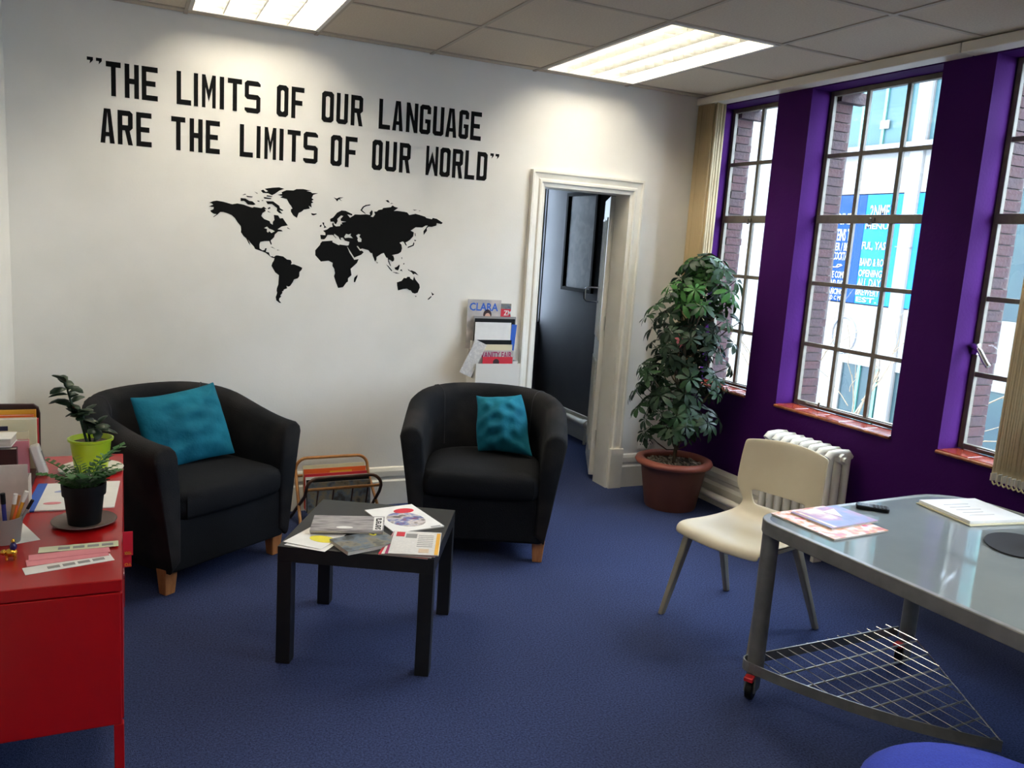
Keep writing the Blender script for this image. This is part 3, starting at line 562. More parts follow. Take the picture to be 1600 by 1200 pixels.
# ---------------------------------------------------------------- wall map
MAP=[[[(378,1613),(389,1611),(396,1605),(376,1595),(399,1593),(397,1583),(382,1575),(388,1567),(399,1561),(412,1560),(396,1546),(399,1545),(418,1560),(429,1572),(443,1573),(467,1567),(483,1561),(499,1547),(513,1526),(527,1510),(529,1494),(528,1480),(541,1461),(554,1451),(565,1429),(575,1416),(571,1429),(561,1447),(573,1432),(593,1411),(598,1400),(634,1390),(650,1384),(663,1375),(674,1365),(691,1358),(694,1362),(685,1368),(674,1367),(669,1377),(667,1386),(651,1389),(655,1408),(647,1406),(644,1397),(634,1395),(620,1404),(619,1424),(623,1437),(642,1442),(667,1444),(675,1426),(680,1429),(674,1447),(691,1465),(694,1479),(710,1495),(733,1497),(727,1504),(707,1506),(727,1521),(758,1529),(746,1545),(732,1564),(718,1561),(709,1576),(687,1577),(691,1552),(683,1542),(683,1527),(671,1534),(668,1544),(640,1553),(626,1567),(632,1582),(648,1594),(642,1602),(653,1603),(637,1614),(626,1606),(590,1609),(582,1605),(558,1611),(539,1617),(509,1620),(485,1614),(443,1623),(412,1626),(396,1622)],[(641,1508),(655,1516),(666,1506),(683,1501),(694,1495),(677,1485),(666,1494),(661,1486),(654,1491),(655,1504)]],[[(525,1648),(549,1647),(566,1637),(582,1636),(598,1623),(587,1618),(560,1619),(552,1628),(541,1635),(525,1633)]],[[(647,1642),(683,1644),(714,1624),(717,1613),(736,1603),(728,1599),(714,1604),(730,1585),(714,1588),(702,1598),(703,1612),(678,1630),(656,1628)]],[[(622,1692),(633,1698),(646,1688),(657,1692),(641,1703),(676,1711),(712,1716),(737,1711),(712,1699),(691,1682),(677,1674),(658,1682),(633,1681)]],[[(636,1662),(674,1659),(672,1654),(639,1654)]],[[(533,1663),(546,1670),(552,1668),(538,1663)]],[[(550,1661),(584,1659),(579,1655),(557,1655)]],[[(591,1685),(608,1677),(603,1676)]],[[(606,1642),(616,1641),(616,1636),(606,1638)]],[[(625,1645),(636,1646),(631,1641)]],[[(656,1608),(668,1615),(670,1607),(659,1603)]],[[(656,1595),(673,1587),(659,1589)]],[[(755,1520),(772,1510),(758,1513)]],[[(652,1672),(680,1669),(674,1665),(650,1666)]],[[(704,1678),(727,1685),(724,1693),(748,1705),(784,1707),(798,1715),(832,1718),(872,1713),(849,1710),(872,1706),(878,1701),(908,1703),(884,1693),(876,1676),(887,1669),(876,1662),(885,1654),(874,1649),(877,1628),(862,1636),(868,1622),(837,1614),(826,1603),(812,1596),(803,1570),(784,1582),(772,1600),(772,1612),(780,1615),(772,1629),(763,1639),(751,1661),(718,1666),(729,1674)]],[[(875,1600),(889,1598),(902,1600),(904,1596),(889,1589),(879,1590)]],[[(990,1689),(1006,1684),(1018,1691),(1041,1693),(1030,1688),(1021,1685),(1033,1674),(1017,1682),(1008,1670),(1002,1678)]],[[(694,1358),(691,1364),(701,1373),(711,1374),(738,1370),(757,1356),(776,1354),(782,1342),(778,1331),(793,1333),(820,1324),(836,1317),(834,1307),(822,1294),(822,1272),(814,1261),(795,1254),(789,1240),(776,1220),(768,1216),(757,1220),(761,1207),(744,1200),(743,1193),(735,1190),(738,1183),(727,1169),(732,1163),(724,1156),(721,1149),(723,1141),(733,1130),(724,1130),(707,1143),(704,1160),(708,1171),(711,1183),(708,1193),(709,1205),(716,1226),(718,1273),(699,1287),(680,1319),(684,1334),(692,1348)]],[[(673,1415),(683,1415),(700,1404),(687,1410)]],[[(705,1403),(721,1400),(708,1399)]],[[(936,1459),(989,1466),(990,1458),(1025,1444),(1029,1448),(1066,1445),(1083,1408),(1109,1372),(1133,1377),(1124,1356),(1091,1323),(1097,1290),(1079,1273),(1079,1255),(1071,1250),(1053,1224),(1027,1219),(1014,1249),(1003,1280),(1008,1297),(1003,1319),(993,1334),(994,1350),(972,1360),(932,1354),(902,1385),(901,1411),(925,1440),(928,1450)]],[[(1130,1294),(1129,1283),(1118,1254),(1111,1253),(1111,1268),(1113,1278)]],[[(925,1492),(952,1492),(951,1504),(939,1514),(960,1522),(974,1534),(989,1538),(985,1552),(991,1561),(996,1547),(1006,1541),(1027,1544),(1032,1556),(1039,1553),(1035,1563),(1059,1569),(1032,1570),(1029,1581),(1043,1597),(1031,1599),(1012,1580),(1014,1569),(1007,1554),(1000,1553),(994,1564),(976,1563),(974,1577),(990,1586),(1010,1612),(1033,1625),(1054,1625),(1090,1611),(1091,1603),(1064,1607),(1079,1591),(1094,1601),(1105,1610),(1133,1611),(1166,1615),(1187,1613),(1184,1625),(1195,1640),(1200,1632),(1199,1617),(1190,1605),(1203,1603),(1214,1618),(1208,1632),(1223,1634),(1232,1643),(1253,1648),(1256,1655),(1299,1663),(1308,1673),(1318,1667),(1340,1662),(1316,1644),(1334,1646),(1375,1644),(1391,1642),(1404,1629),(1439,1638),(1462,1634),(1494,1627),(1503,1620),(1534,1616),(1540,1623),(1563,1620),(1599,1601),(1591,1593),(1564,1597),(1562,1583),(1536,1574),(1516,1574),(1507,1564),(1509,1552),(1491,1528),(1489,1548),(1513,1580),(1500,1579),(1481,1567),(1443,1566),(1416,1546),(1434,1538),(1432,1517),(1414,1496),(1397,1484),(1389,1481),(1398,1463),(1390,1466),(1379,1483),(1370,1484),(1356,1477),(1367,1467),(1371,1447),(1366,1428),(1351,1417),(1319,1409),(1316,1404),(1322,1407),(1329,1392),(1329,1381),(1321,1373),(1302,1384),(1299,1381),(1313,1347),(1307,1351),(1297,1371),(1294,1391),(1284,1394),(1270,1417),(1256,1412),(1230,1393),(1230,1379),(1223,1368),(1210,1398),(1206,1413),(1197,1413),(1184,1427),(1165,1428),(1185,1427),(1151,1434),(1139,1430),(1126,1446),(1120,1444),(1139,1421),(1148,1423),(1159,1415),(1146,1401),(1109,1384),(1069,1440),(1060,1443),(1076,1447),(1080,1465),(1056,1470),(1050,1477),(1044,1485),(1032,1483),(1037,1471),(1028,1475),(1021,1488),(999,1502),(996,1495),(1010,1481),(1007,1480),(990,1496),(963,1494),(954,1478),(946,1470),(929,1470)],[(1051,1490),(1061,1506),(1074,1503),(1088,1510),(1084,1499),(1099,1485),(1073,1487),(1056,1483)],[(1115,1501),(1127,1509),(1138,1507),(1132,1495),(1145,1484),(1144,1469),(1128,1468),(1122,1479),(1125,1486)]],[[(934,1556),(943,1557),(944,1544),(957,1532),(942,1528),(945,1536),(937,1547)]],[[(920,1538),(930,1546),(930,1535),(923,1532)]],[[(1133,1634),(1146,1654),(1161,1663),(1187,1669),(1184,1663),(1164,1658),(1151,1650),(1142,1635),(1163,1619),(1158,1618),(1138,1630)]],[[(1268,1696),(1282,1699),(1292,1686),(1280,1687)]],[[(1295,1680),(1301,1685),(1312,1682)]],[[(1422,1659),(1448,1660),(1432,1655)]],[[(1456,1657),(1467,1657),(1462,1654)]],[[(1439,1535),(1443,1533),(1446,1518),(1442,1519)]],[[(1439,1499),(1451,1495),(1441,1490)]],[[(1435,1484),(1440,1481),(1437,1466),(1422,1459),(1403,1451),(1404,1458),(1431,1470)]],[[(1285,1357),(1298,1349),(1321,1324),(1317,1321),(1304,1334)]],[[(1321,1318),(1347,1315),(1363,1310),(1344,1310)]],[[(1333,1341),(1346,1346),(1359,1359),(1362,1355),(1358,1336),(1353,1327),(1338,1331)]],[[(1366,1331),(1374,1334),(1379,1321),(1373,1327),(1368,1324)]],[[(1409,1337),(1416,1334),(1420,1329),(1432,1331),(1454,1323),(1472,1305),(1461,1309),(1450,1314),(1442,1309),(1429,1322),(1414,1329)]],[[(1369,1399),(1375,1398),(1373,1388)]],[[(1381,1365),(1387,1369),(1388,1362),(1383,1361)]],[[(1231,1369),(1238,1363),(1235,1359)]],[[(1350,1262),(1376,1271),(1389,1288),(1403,1287),(1409,1295),(1423,1295),(1425,1287),(1442,1277),(1446,1299),(1456,1281),(1479,1256),(1483,1239),(1472,1210),(1456,1204),(1441,1208),(1431,1221),(1422,1222),(1409,1230),(1388,1227),(1358,1218),(1355,1234),(1352,1246)]],[[(1457,1192),(1466,1191),(1462,1185)]],[[(1551,1216),(1561,1208),(1569,1205),(1558,1196),(1556,1203)]],[[(1552,1194),(1554,1189),(1542,1176),(1533,1172),(1533,1177)]]]
wmap = thing('wall_map', 'black vinyl world map silhouette on the white wall', 'wall map', (0, D, 0))
for loops in MAP:
    L3 = [[Vector((x/1000, z/1000, 0)) for x, z in lp] for lp in loops]
    flat = [p for lp in L3 for p in lp]; tris = tessellate_polygon(L3); n = len(flat)
    vs = [(p.x, 0, p.y) for p in flat] + [(p.x, -0.0012, p.y) for p in flat]
    fs = [tuple(t) for t in tris] + [tuple(i+n for i in reversed(t)) for t in tris]
    k = 0
    for lp in L3:
        m_ = len(lp); fs += [(k+i, k+(i+1) % m_, n+k+(i+1) % m_, n+k+i) for i in range(m_)]; k += m_
    MB().add(vs, fs).build('landmass', M['black'], wmap)

# ---------------------------------------------------------------- tub armchairs
def armchair(label, loc, rotz):
    t = thing('tub_armchair', label, 'armchair', loc, rotz, 'black tub armchairs'); t.scale = (1.055, 1, 1)
    a, yf, yc, b = 0.385, -0.335, 0.02, 0.325
    plan = []
    for i in range(7): plan.append((Vector((a-0.012*(1-i/6)**2, yf+(yc-yf)*i/6)), Vector((1, 0))))
    N = 22
    for i in range(1, N):
        an = math.pi*i/N; x, y = a*math.cos(an), yc+b*math.sin(an); nrm = Vector((math.cos(an)/a, math.sin(an)/b)).normalized(); plan.append((Vector((x, y)), nrm))
    for i in range(6, -1, -1): plan.append((Vector((-a+0.012*(1-i/6)**2, yf+(yc-yf)*i/6)), Vector((-1, 0))))
    def hgt(p):
        s = (p.y-yf)/(yc+b-yf); return 0.640 + 0.122*(s*s*(3-2*s))
    def section(p, nrm):
        h = hgt(p); th = 0.10
        pr = [(-0.075, 0.10), (-0.055, 0.22), (-0.03, 0.40), (-0.004, h-0.075), (0.0, h-0.05), (-0.006, h-0.025), (-0.024, h-0.007), (-0.05, h), (-0.076, h-0.007), (-0.094, h-0.025), (-0.104, h-0.055), (-0.115, 0.45), (-0.118, 0.33), (-0.118, 0.14)]
        return [Vector((p.x+nrm.x*o, p.y+nrm.y*o, z)) for o, z in pr]
    rings = [section(p, n_) for p, n_ in plan]
    def cap(r, s):   # rounded arm front
        c = sum(r, Vector())/len(r); out = []
        for k, (sc, dy) in enumerate(((0.93, -0.012), (0.78, -0.018))):
            out.append([Vector((c.x+(p.x-c.x)*sc, p.y+dy, c.z+(p.z-c.z)*(1-(1-sc)*.35))) for p in r])
        return out
    c0 = cap(rings[0], 1); c1 = cap(rings[-1], 1)
    rings = c0[::-1] + rings + c1
    MB().loft(rings, closed=True, caps=True).build('shell', M['worn_cloth'], t, smooth=50)
    # seams where back meets arms
    for k in (11, len(plan)-12):
        p, n_ = plan[k]; sec = section(p, n_)
        c = sum(sec, Vector())/len(sec); MB().tube([c+(q-c)*1.0+(q-c).normalized()*0.001 for q in sec[2:12]], 0.0022, 5).build('seam', M['seam'], t)
    # front apron and seat deck
    ap = MB()
    ap.prism([(-0.30, -0.315), (-0.28, -0.338), (0.28, -0.338), (0.30, -0.315), (0.30, -0.27), (-0.30, -0.27)], 0.10, 0.325)
    ap.box(-0.29, 0.29, -0.28, 0.22, 0.13, 0.31)
    ap.build('apron', M['black_cloth'], t, bevel=0.012, seg=3)
    # seat cushion
    out = []
    for x, y in rrect(0.548, 0.2, 0.05, 4): pass
    pl = [(0.272, -0.30), (0.262, -0.338), (0.235, -0.352)] + [(-0.235+0.47*(1-i/6), -0.358-0.012*math.sin(math.pi*i/6)) for i in range(7)][0:7] + [(-0.235, -0.352), (-0.262, -0.338), (-0.272, -0.30), (-0.272, -0.12)]
    for i in range(0, 13): an = math.pi*(1-i/12); pl.append((0.268*math.cos(an), 0.0+0.215*math.sin(an)))
    pl.append((0.272, -0.12))
    rg = []
    for sc, z in ((0.965, 0.318), (1.0, 0.335), (1.012, 0.365), (1.008, 0.398), (0.985, 0.420), (0.93, 0.434), (0.7, 0.444), (0.3, 0.448)):
        rg.append([Vector((x*sc, (y+0.07)*sc-0.07, z)) for x, y in pl])
    MB().loft(rg).build('seat_cushion', M['black_cloth'], t, smooth=60)
    lg = MB(); q = [(-.03, -.03), (.03, -.03), (.03, .03), (-.03, .03)]
    lg.loft([[Vector((x*.72, y*.72, 0)) for x, y in q], [Vector((x, y, 0.115)) for x, y in q]])
    me = lg.mesh('leg'); me.materials.append(M['oak'])
    for x, y in ((.275, -.285), (-.275, -.285), (.22, .22), (-.22, .22)): place('leg', me, t, (x, y, 0), bevel=0.004)
    return t
armchair('black tub armchair in the corner, behind the red cabinet', (0.215, 3.885, 0), R(35))
armchair('black tub armchair beside the doorway, under the wall magazine holder', (1.655, 3.775, 0), R(-25))

def pillow(label, w, h, th, seed, mx, crumple=0.015, skew=0.0):
    random.seed(seed); n = 22; mb = MB(); ph = [random.uniform(0, 6.28) for _ in range(10)]
    def pt(i, j, side):
        u, v = 2*i/n-1, 2*j/n-1
        x = u*w/2*(1-0.05*(1-v*v)); y = v*h/2*(1-(0.20 if v > 0 else 0.06)*(1-u*u)) + 0.012*math.sin(2.2*u+ph[0])*(v > 0)*v
        e = max(0, 1-u*u)**.55*max(0, 1-v*v)**.55
        z = side*th/2*e
        cr = math.sin(9*u+5*v+ph[1])*math.sin(4*v-3*u+ph[2])*.5+math.sin(14*v+6*u*u+ph[3])*.35+math.sin(7*u-11*v+ph[4])*.3
        z += crumple*cr*e*(1.2-e*.4)
        x += skew*v*abs(v)*.5 + skew*u*max(0, v)*.5; y += skew*.35*u*max(0, -v)
        z += 0.02*math.sin(1.7*u+ph[5])*math.cos(1.3*v+ph[6])
        return (x, y, z)
    idx = {}
    for side in (1, -1):
        for i in range(n+1):
            for j in range(n+1):
                edge = i in (0, n) or j in (0, n)
                if side == -1 and edge: idx[(i, j, -1)] = idx[(i, j, 1)]; continue
                idx[(i, j, side)] = len(mb.v); mb.v.append(pt(i, j, side))
    for side in (1, -1):
        for i in range(n):
            for j in range(n):
                f = (idx[(i, j, side)], idx[(i+1, j, side)], idx[(i+1, j+1, side)], idx[(i, j+1, side)])
                mb.f.append(f if side == 1 else f[::-1]); mb.mi.append(0)
    o = mb.build('cushion', M['teal'], None, smooth=70, sub=1); o.matrix_world = mx
    return tag(o, label, 'cushion', 'teal cushions')
def face_mx(loc, rz, tilt, roll=0):
    return Matrix.Translation(loc) @ Matrix.Rotation(rz, 4, 'Z') @ Matrix.Rotation(R(90)-tilt, 4, 'X') @ Matrix.Rotation(roll, 4, 'Z')
pillow('square teal cushion with a pinched corner on the corner armchair', 0.41, 0.37, 0.13, 3, face_mx((0.232, 3.925, 0.605), R(24), R(24), R(5)))
pillow('crumpled teal cushion propped against the right arm of the doorway armchair', 0.29, 0.33, 0.15, 8, face_mx((1.752, 3.80, 0.595), R(-34), R(24), R(6)), 0.022, -0.045)

# ---------------------------------------------------------------- coffee table
ct = thing('coffee_table', 'square black coffee table with magazines in front of the armchairs', 'table', (0.832, 2.89, 0), R(-28.4))
TS = 0.272
MB().box(-TS, TS, -TS, TS, 0.377, 0.432).build('tabletop', M['black_wood'], ct, bevel=0.002)
lm = MB().box(-.025, .025, -.025, .025, 0, 0.377).mesh('leg'); lm.materials.append(M['black_wood'])
for x in (-1, 1):
    for y in (-1, 1): place('leg', lm, ct, (x*(TS-.025), y*(TS-.025), 0), bevel=0.002)

# ---------------------------------------------------------------- printed matter
def booklet(label, cat, c, z, w, l, th, rz, cover, pages=None, name='magazine', group=None, title=None, tmat=None, extra=None, curl=0.0):
    t = thing(name, label, cat, (c[0], c[1], z), rz, group)
    if pages is not None and th > 0.003:
        MB().box(-w/2+.001, w/2-.002, -l/2+.002, l/2-.002, 0.0006, th-0.0006).build('pages', pages, t)
        MB().box(-w/2, w/2, -l/2, l/2, 0.0, 0.0006).build('back_cover', pages, t)
    n = 8; mb = MB(); zz = lambda i: th + curl*abs(2*i/n-1)**3
    for i in range(n):
        x0, x1 = -w/2+w*i/n, -w/2+w*(i+1)/n
        mb.add([(x0, -l/2, zz(i)-.0008), (x1, -l/2, zz(i+1)-.0008), (x1, l/2, zz(i+1)-.0008), (x0, l/2, zz(i)-.0008), (x0, -l/2, zz(i)), (x1, -l/2, zz(i+1)), (x1, l/2, zz(i+1)), (x0, l/2, zz(i))],
               [(3, 2, 1, 0), (4, 5, 6, 7), (0, 1, 5, 4), (2, 3, 7, 6)] + ([(0, 4, 7, 3)] if i == 0 else []) + ([(1, 2, 6, 5)] if i == n-1 else []))
    mb.build('cover', cover, t)
    if extra: extra(t, th)
    if title: text_part('title', title[0], title[3], title[4], tmat or M['black'], t, Matrix.Translation((title[1], title[2], th+0.0003)) @ Matrix.Rotation(title[5], 4, 'Z'))
    return t
def patch(parent, poly, z, m, name='picture'):
    return MB().prism(poly, z, z+0.0006).build(name, m, parent)
def ell(cx, cy, a, b, n=20, rot=0.0):
    return [(cx+a*math.cos(t)*math.cos(rot)-b*math.sin(t)*math.sin(rot), cy+a*math.cos(t)*math.sin(rot)+b*math.sin(t)*math.cos(rot)) for t in [2*math.pi*i/n for i in range(n)]]
def rect(x0, x1, y0, y1): return [(x0, y0), (x1, y0), (x1, y1), (x0, y1)]
P_grey = print_mat('print_grey_photo', [srgb(70, 66, 66), srgb(130, 124, 124), srgb(164, 158, 156), srgb(98, 92, 92)], 9, 1, detail=5, stretch=(1, 4, 1))
P_land = print_mat('print_landscape', [srgb(60, 60, 58), srgb(96, 108, 120), srgb(128, 120, 100), srgb(70, 72, 70)], 22, 3, detail=3)
P_people = print_mat('print_people', [srgb(150, 60, 66), srgb(90, 110, 170), srgb(206, 196, 190), srgb(96, 84, 80)], 26, 5, detail=2)
P_text = print_mat('print_text', [srgb(228, 224, 218), srgb(220, 216, 210), srgb(206, 202, 198), srgb(232, 228, 224)], 60, 5, stretch=(1, 5, 1))
P_pink = print_mat('print_pink', [srgb(226, 70, 96), srgb(236, 214, 206), srgb(220, 140, 80), srgb(190, 60, 70)], 24, 7, detail=2)
P_blue = print_mat('print_blue_art', [srgb(66, 70, 120), srgb(96, 96, 142), srgb(160, 84, 120), srgb(222, 206, 176)], 9, 9, detail=3)
P_brown = print_mat('print_brown', [srgb(186, 140, 96), srgb(214, 190, 160), srgb(200, 110, 60)], 14, 4)
M['yellow'] = mat('yellow_ink', srgb(226, 214, 60), None, rough=0.5)
M['orange'] = mat('orange_ink', srgb(226, 96, 32), None, rough=0.5)
M['amber'] = mat('amber_ink', srgb(230, 170, 50), None, rough=0.5)
M['ink_red'] = mat('red_ink', srgb(206, 34, 54), None, rough=0.5)
M['ink_blue'] = mat('blue_ink', srgb(36, 92, 190), None, rough=0.5)
M['ink_grey'] = mat('grey_ink', srgb(140, 138, 136), None, rough=0.6)
M['magenta'] = mat('magenta_ink', srgb(160, 40, 96), None, rough=0.5)
M['pink_paper'] = mat('pink_paper', srgb(226, 142, 150), srgb(218, 132, 142), 18, 0.7)
M['green_paper'] = mat('pale_green_paper', srgb(210, 212, 180), srgb(202, 204, 172), 18, 0.7)
M['pages'] = mat('page_edges', srgb(206, 200, 190), srgb(180, 172, 160), 90, 0.8, stretch=(.2, .2, 8))
ZT = 0.432
def ex_white(t, th):
    patch(t, ell(0.0, -0.02, 0.07, 0.085, rot=0.2), th+.0002, P_people)
    patch(t, ell(0.035, 0.075, 0.042, 0.028), th+.0004, M['ink_red'], 'badge')
    patch(t, rect(0.05, 0.09, -0.137, -0.128), th+.0002, M['ink_grey'], 'small_print')
booklet('white catalogue with a red oval badge at the back of the coffee table', 'magazine', (0.966, 2.945), ZT, 0.205, 0.283, 0.005, R(8), M['white'], M['pages'], extra=ex_white, group='magazines on the coffee table')
def ex_leaf(t, th): patch(t, ell(0.03, 0.0, 0.05, 0.03), th+.0002, M['yellow'])
booklet('white leaflet with a yellow splash under the grey magazine', 'leaflet', (0.60, 2.815), ZT+0.003, 0.15, 0.17, 0.0015, R(-44), M['white'], extra=ex_leaf, group='magazines on the coffee table')
booklet('plain white sheet peeking out at the left corner of the coffee table', 'paper', (0.598, 2.795), ZT, 0.155, 0.165, 0.002, R(-40), M['white'], group='magazines on the coffee table')
for k in range(4):
    c = (0.902+0.006*k, 2.668-0.004*k); cols = [M['ink_red'], M['white'], M['magenta'], P_text]
    def ex_r(t, th, k=k):
        if k == 3:
            patch(t, rect(-0.075, -0.045, 0.055, 0.10), th+.0002, M['ink_red'], 'badge'); patch(t, rect(-0.04, 0.0, 0.045, 0.085), th+.0002, M['ink_grey'])
            patch(t, rect(0.015, 0.05, -0.095, -0.06), th+.0002, P_brown); patch(t, rect(0.07, 0.083, -0.11, 0.1), th+.0002, M['amber'], 'margin_stripe')
            for q in range(7): patch(t, rect(0.005, 0.06, 0.07-q*.018, 0.074-q*.018), th+.0002, M['ink_grey'], 'text_line')
    booklet(['red edged booklet, lowest of the pile at the right of the coffee table', 'thin white booklet second from the bottom of the right pile on the coffee table', 'magenta edged booklet second from the top of the right pile on the coffee table', 'open booklet with an amber margin on top of the right pile on the coffee table'][k],
            'magazine', c, ZT+0.0035*k, 0.172, 0.225, 0.0033, R(-30+2.5*k), cols[k], M['pages'], extra=ex_r, group='magazines on the coffee table')
def ex_bk(t, th):
    patch(t, ell(0.055, 0.045, 0.013, 0.02), th+.0002, M['yellow'], 'emblem'); patch(t, ell(0.055, 0.045, 0.006, 0.011), th+.0004, M['black'], 'emblem')
booklet('small dark thick magazine with a yellow emblem under the grey magazine', 'magazine', (0.755, 2.725), ZT, 0.205, 0.14, 0.013, R(14), P_land, M['pages'], extra=ex_bk, group='magazines on the coffee table')
def ex_gr(t, th):
    patch(t, rect(0.092, 0.126, -0.07, 0.075), th+.0002, M['white'], 'title_block')
    patch(t, ell(-0.01, -0.045, 0.03, 0.012), th+.0003, M['white'])
g_ = booklet('grey photo magazine with a vertical black title lying on top of the others', 'magazine', (0.735, 2.888), ZT+0.0145, 0.262, 0.17, 0.007, R(-17.5), P_grey, M['pages'], extra=ex_gr, group='magazines on the coffee table',
        title=('serera', 0.121, -0.062, 0.125, 0.022, R(90)))

# ---------------------------------------------------------------- magazine rack on the floor
rk = thing('magazine_rack', 'low cane magazine rack by the wall between the armchairs', 'magazine rack', (1.0, 4.17, 0), R(2))
def loop(mb, y_top, y_bot, zt, w=0.195, r=0.0085):
    pts = [(-w-.02, y_bot, 0.0), (-w, y_top*.9+y_bot*.1, zt-.10)]
    for i in range(7): a = math.pi-(math.pi/2)*i/6; pts.append((-w+.06+.06*math.cos(a), y_top, zt-.06+.06*math.sin(a)))
    for i in range(7): a = math.pi/2-(math.pi/2)*i/6; pts.append((w-.06+.06*math.cos(a), y_top, zt-.06+.06*math.sin(a)))
    pts += [(w, y_top*.9+y_bot*.1, zt-.10), (w+.02, y_bot, 0.0)]
    mb.tube([(x, y, max(z, r)) for x, y, z in pts], r, 8); return mb
loop(MB(), 0.13, -0.12, 0.325).build('rear_hoop', M['bamboo'], rk, smooth=50)
loop(MB(), -0.12, 0.13, 0.285).build('front_hoop', M['dark_cane'], rk, smooth=50)
MB().cyl((-.195, -.105, .222), (.195, -.105, .222), .008, n=8).build('rail', M['bamboo'], rk, smooth=50)
MB().cyl((-.195, .115, .235), (.195, .115, .235), .008, n=8).build('rail', M['bamboo'], rk, smooth=50)
for x in (-.13, -.05, .05, .13): MB().tube([(x, -.105, .222), (x, -.06, .08), (x, 0, .045), (x, .06, .08), (x, .115, .235)], 0.004, 6).build('cradle_bar', M['dark_cane'], rk, smooth=50)
rm = [('orange and yellow magazine standing in the cane rack', M['orange'], .05, .255, P_brown), ('cream backed magazine at the rear of the cane rack', M['cream_paper'], .075, .268, None), ('red spined magazine in the middle of the cane rack', M['ink_red'], .028, .235, None),
      ('white magazine standing near the front of the cane rack', M['white'], .004, .226, None), ('black glossy magazine, second from the front of the cane rack', M['black_plastic'], -.018, .218, None), ('dark photo magazine at the very front of the cane rack', P_land, -.042, .208, None)]
for lb, m_, y, zt, pic in rm:
    t = thing('magazine', lb, 'magazine', (1.0, 4.17+y, 0.075), R(2), 'magazines in the cane rack')
    MB().box(-.165, .165, -.005, .005, 0, zt-.05, Matrix.Rotation(R(-8), 4, 'X')).build('pages', M['pages'], t)
    MB().box(-.167, .167, -.0065, -.005, 0, zt-.049, Matrix.Rotation(R(-8), 4, 'X')).build('cover', m_, t)
    if pic: MB().box(-.03, .09, -.0072, -.0065, .13, zt-.065, Matrix.Rotation(R(-8), 4, 'X')).build('picture', M['amber'], t); MB().box(-.12, -.05, -.0072, -.0065, .12, zt-.075, Matrix.Rotation(R(-8), 4, 'X')).build('picture', M['ink_red'], t)

# ---------------------------------------------------------------- plastic chair
pc = thing('plastic_chair', 'cream plastic chair with grey splayed legs beside the glass desk', 'chair', (2.335, 2.555, 0), R(-75.5))
prof = [(-.222, .372), (-.222, .388), (-.212, .402), (-.19, .410), (-.14, .410), (-.08, .405), (-.02, .402), (.04, .403), (.09, .408), (.13, .418), (.16, .435), (.18, .46), (.193, .49), (.20, .515), (.206, .545), (.213, .58), (.222, .62), (.232, .66), (.243, .70), (.249, .718), (.256, .728)]
wid = [.198, .201, .204, .206, .208, .208, .207, .204, .196, .182, .166, .160, .178, .203, .207, .206, .205, .204, .202, .201, .196]
NU = 12; mb = MB()
for (y, z), w in zip(prof, wid):
    for j in range(NU+1):
        u = 2*j/NU-1; k = max(0.0, (z-.46)/.27)
        dish = -0.014*(1-u*u) if z < .43 else 0.0
        bow = 0.045*k**.5*(u*u)*-1 if z > .46 else 0.0
        arch = 0.016*(1-u*u) if z > .69 else 0.0
        mb.v.append((u*w, y+bow+(0.03 if z > .46 else 0)*0, z+dish+arch))
for i in range(len(prof)-1):
    for j in range(NU):
        if 11 <= i <= 12 and 2 <= j <= NU-3: continue    # lumbar slot
        mb.f.append((i*(NU+1)+j, i*(NU+1)+j+1, (i+1)*(NU+1)+j+1, (i+1)*(NU+1)+j)); mb.mi.append(0)
sh = mb.build('shell', M['cream_plastic'], pc, smooth=80)
so = sh.modifiers.new('solid', 'SOLIDIFY'); so.thickness = 0.012; so.offset = 0
sb = sh.modifiers.new('subsurf', 'SUBSURF'); sb.levels = 2; sb.render_levels = 2
for s in (-1, 1):
    def bar(p0, p1, r0, r1): 
        q = [(-1, -1.25), (1, -1.25), (1, 1.25), (-1, 1.25)]; p0 = Vector(p0); p1 = Vector(p1)
        return MB().loft([[p+Vector((x*r, y*r, 0)) for x, y in q] for p, r in ((p0, r0), (p1, r1))])
    bar((s*.222, -.235, 0), (s*.185, -.130, .392), .011, .016).build('leg', M['grey_leg'], pc, bevel=0.006, seg=3)
    bar((s*.226, .225, 0), (s*.185, .060, .392), .011, .016).build('leg', M['grey_leg'], pc, bevel=0.006, seg=3)
    MB().box(s*.185-.014, s*.185+.014, -.16, .10, .375, .397).build('side_rail', M['grey_leg'], pc, bevel=0.005)
MB().box(-.18, .18, .045, .07, .372, .392).box(-.18, .18, -.14, -.115, .372, .392).build('cross_rail', M['grey_leg'], pc, bevel=0.004)

# ---------------------------------------------------------------- glass desk on castors
dk = thing('glass_desk', 'glass topped desk with grey metal frame on castors', 'desk', (1.932, 2.108, 0), R(3.0))
DW, DL, DZ = 1.06, 1.75, 0.645
def desk_outline(ins, r):
    out = []
    for cx, cy, a0, rr in ((DW-ins-0.20, -ins-0.20, 90, 0.20), (ins+r, -ins-r, 90, r), (ins+r, -DL+ins+r, 180, r), (DW-ins-r, -DL+ins+r, 270, r), (DW-ins-0.20, -ins-0.20, 0, 0.20)):
        for i in range(7): a = R(a0+90*i/6); out.append((cx+rr*math.cos(a), cy+rr*math.sin(a)))
        if a0 == 90 and rr == 0.20: out = []
    return out
o0, o1 = desk_outline(0, .09), desk_outline(0.022, .072)
n = len(o0); fr = MB()
fr.add([(x, y, DZ-.046) for x, y in o0]+[(x, y, DZ+.001) for x, y in o0]+[(x, y, DZ+.001) for x, y in o1]+[(x, y, DZ-.046) for x, y in o1],
       [(k*n+i, k*n+(i+1) % n, ((k+1) % 4)*n+(i+1) % n, ((k+1) % 4)*n+i) for k in range(4) for i in range(n)])
fr.build('edge_frame', M['silver'], dk, smooth=40, bevel=0.003)
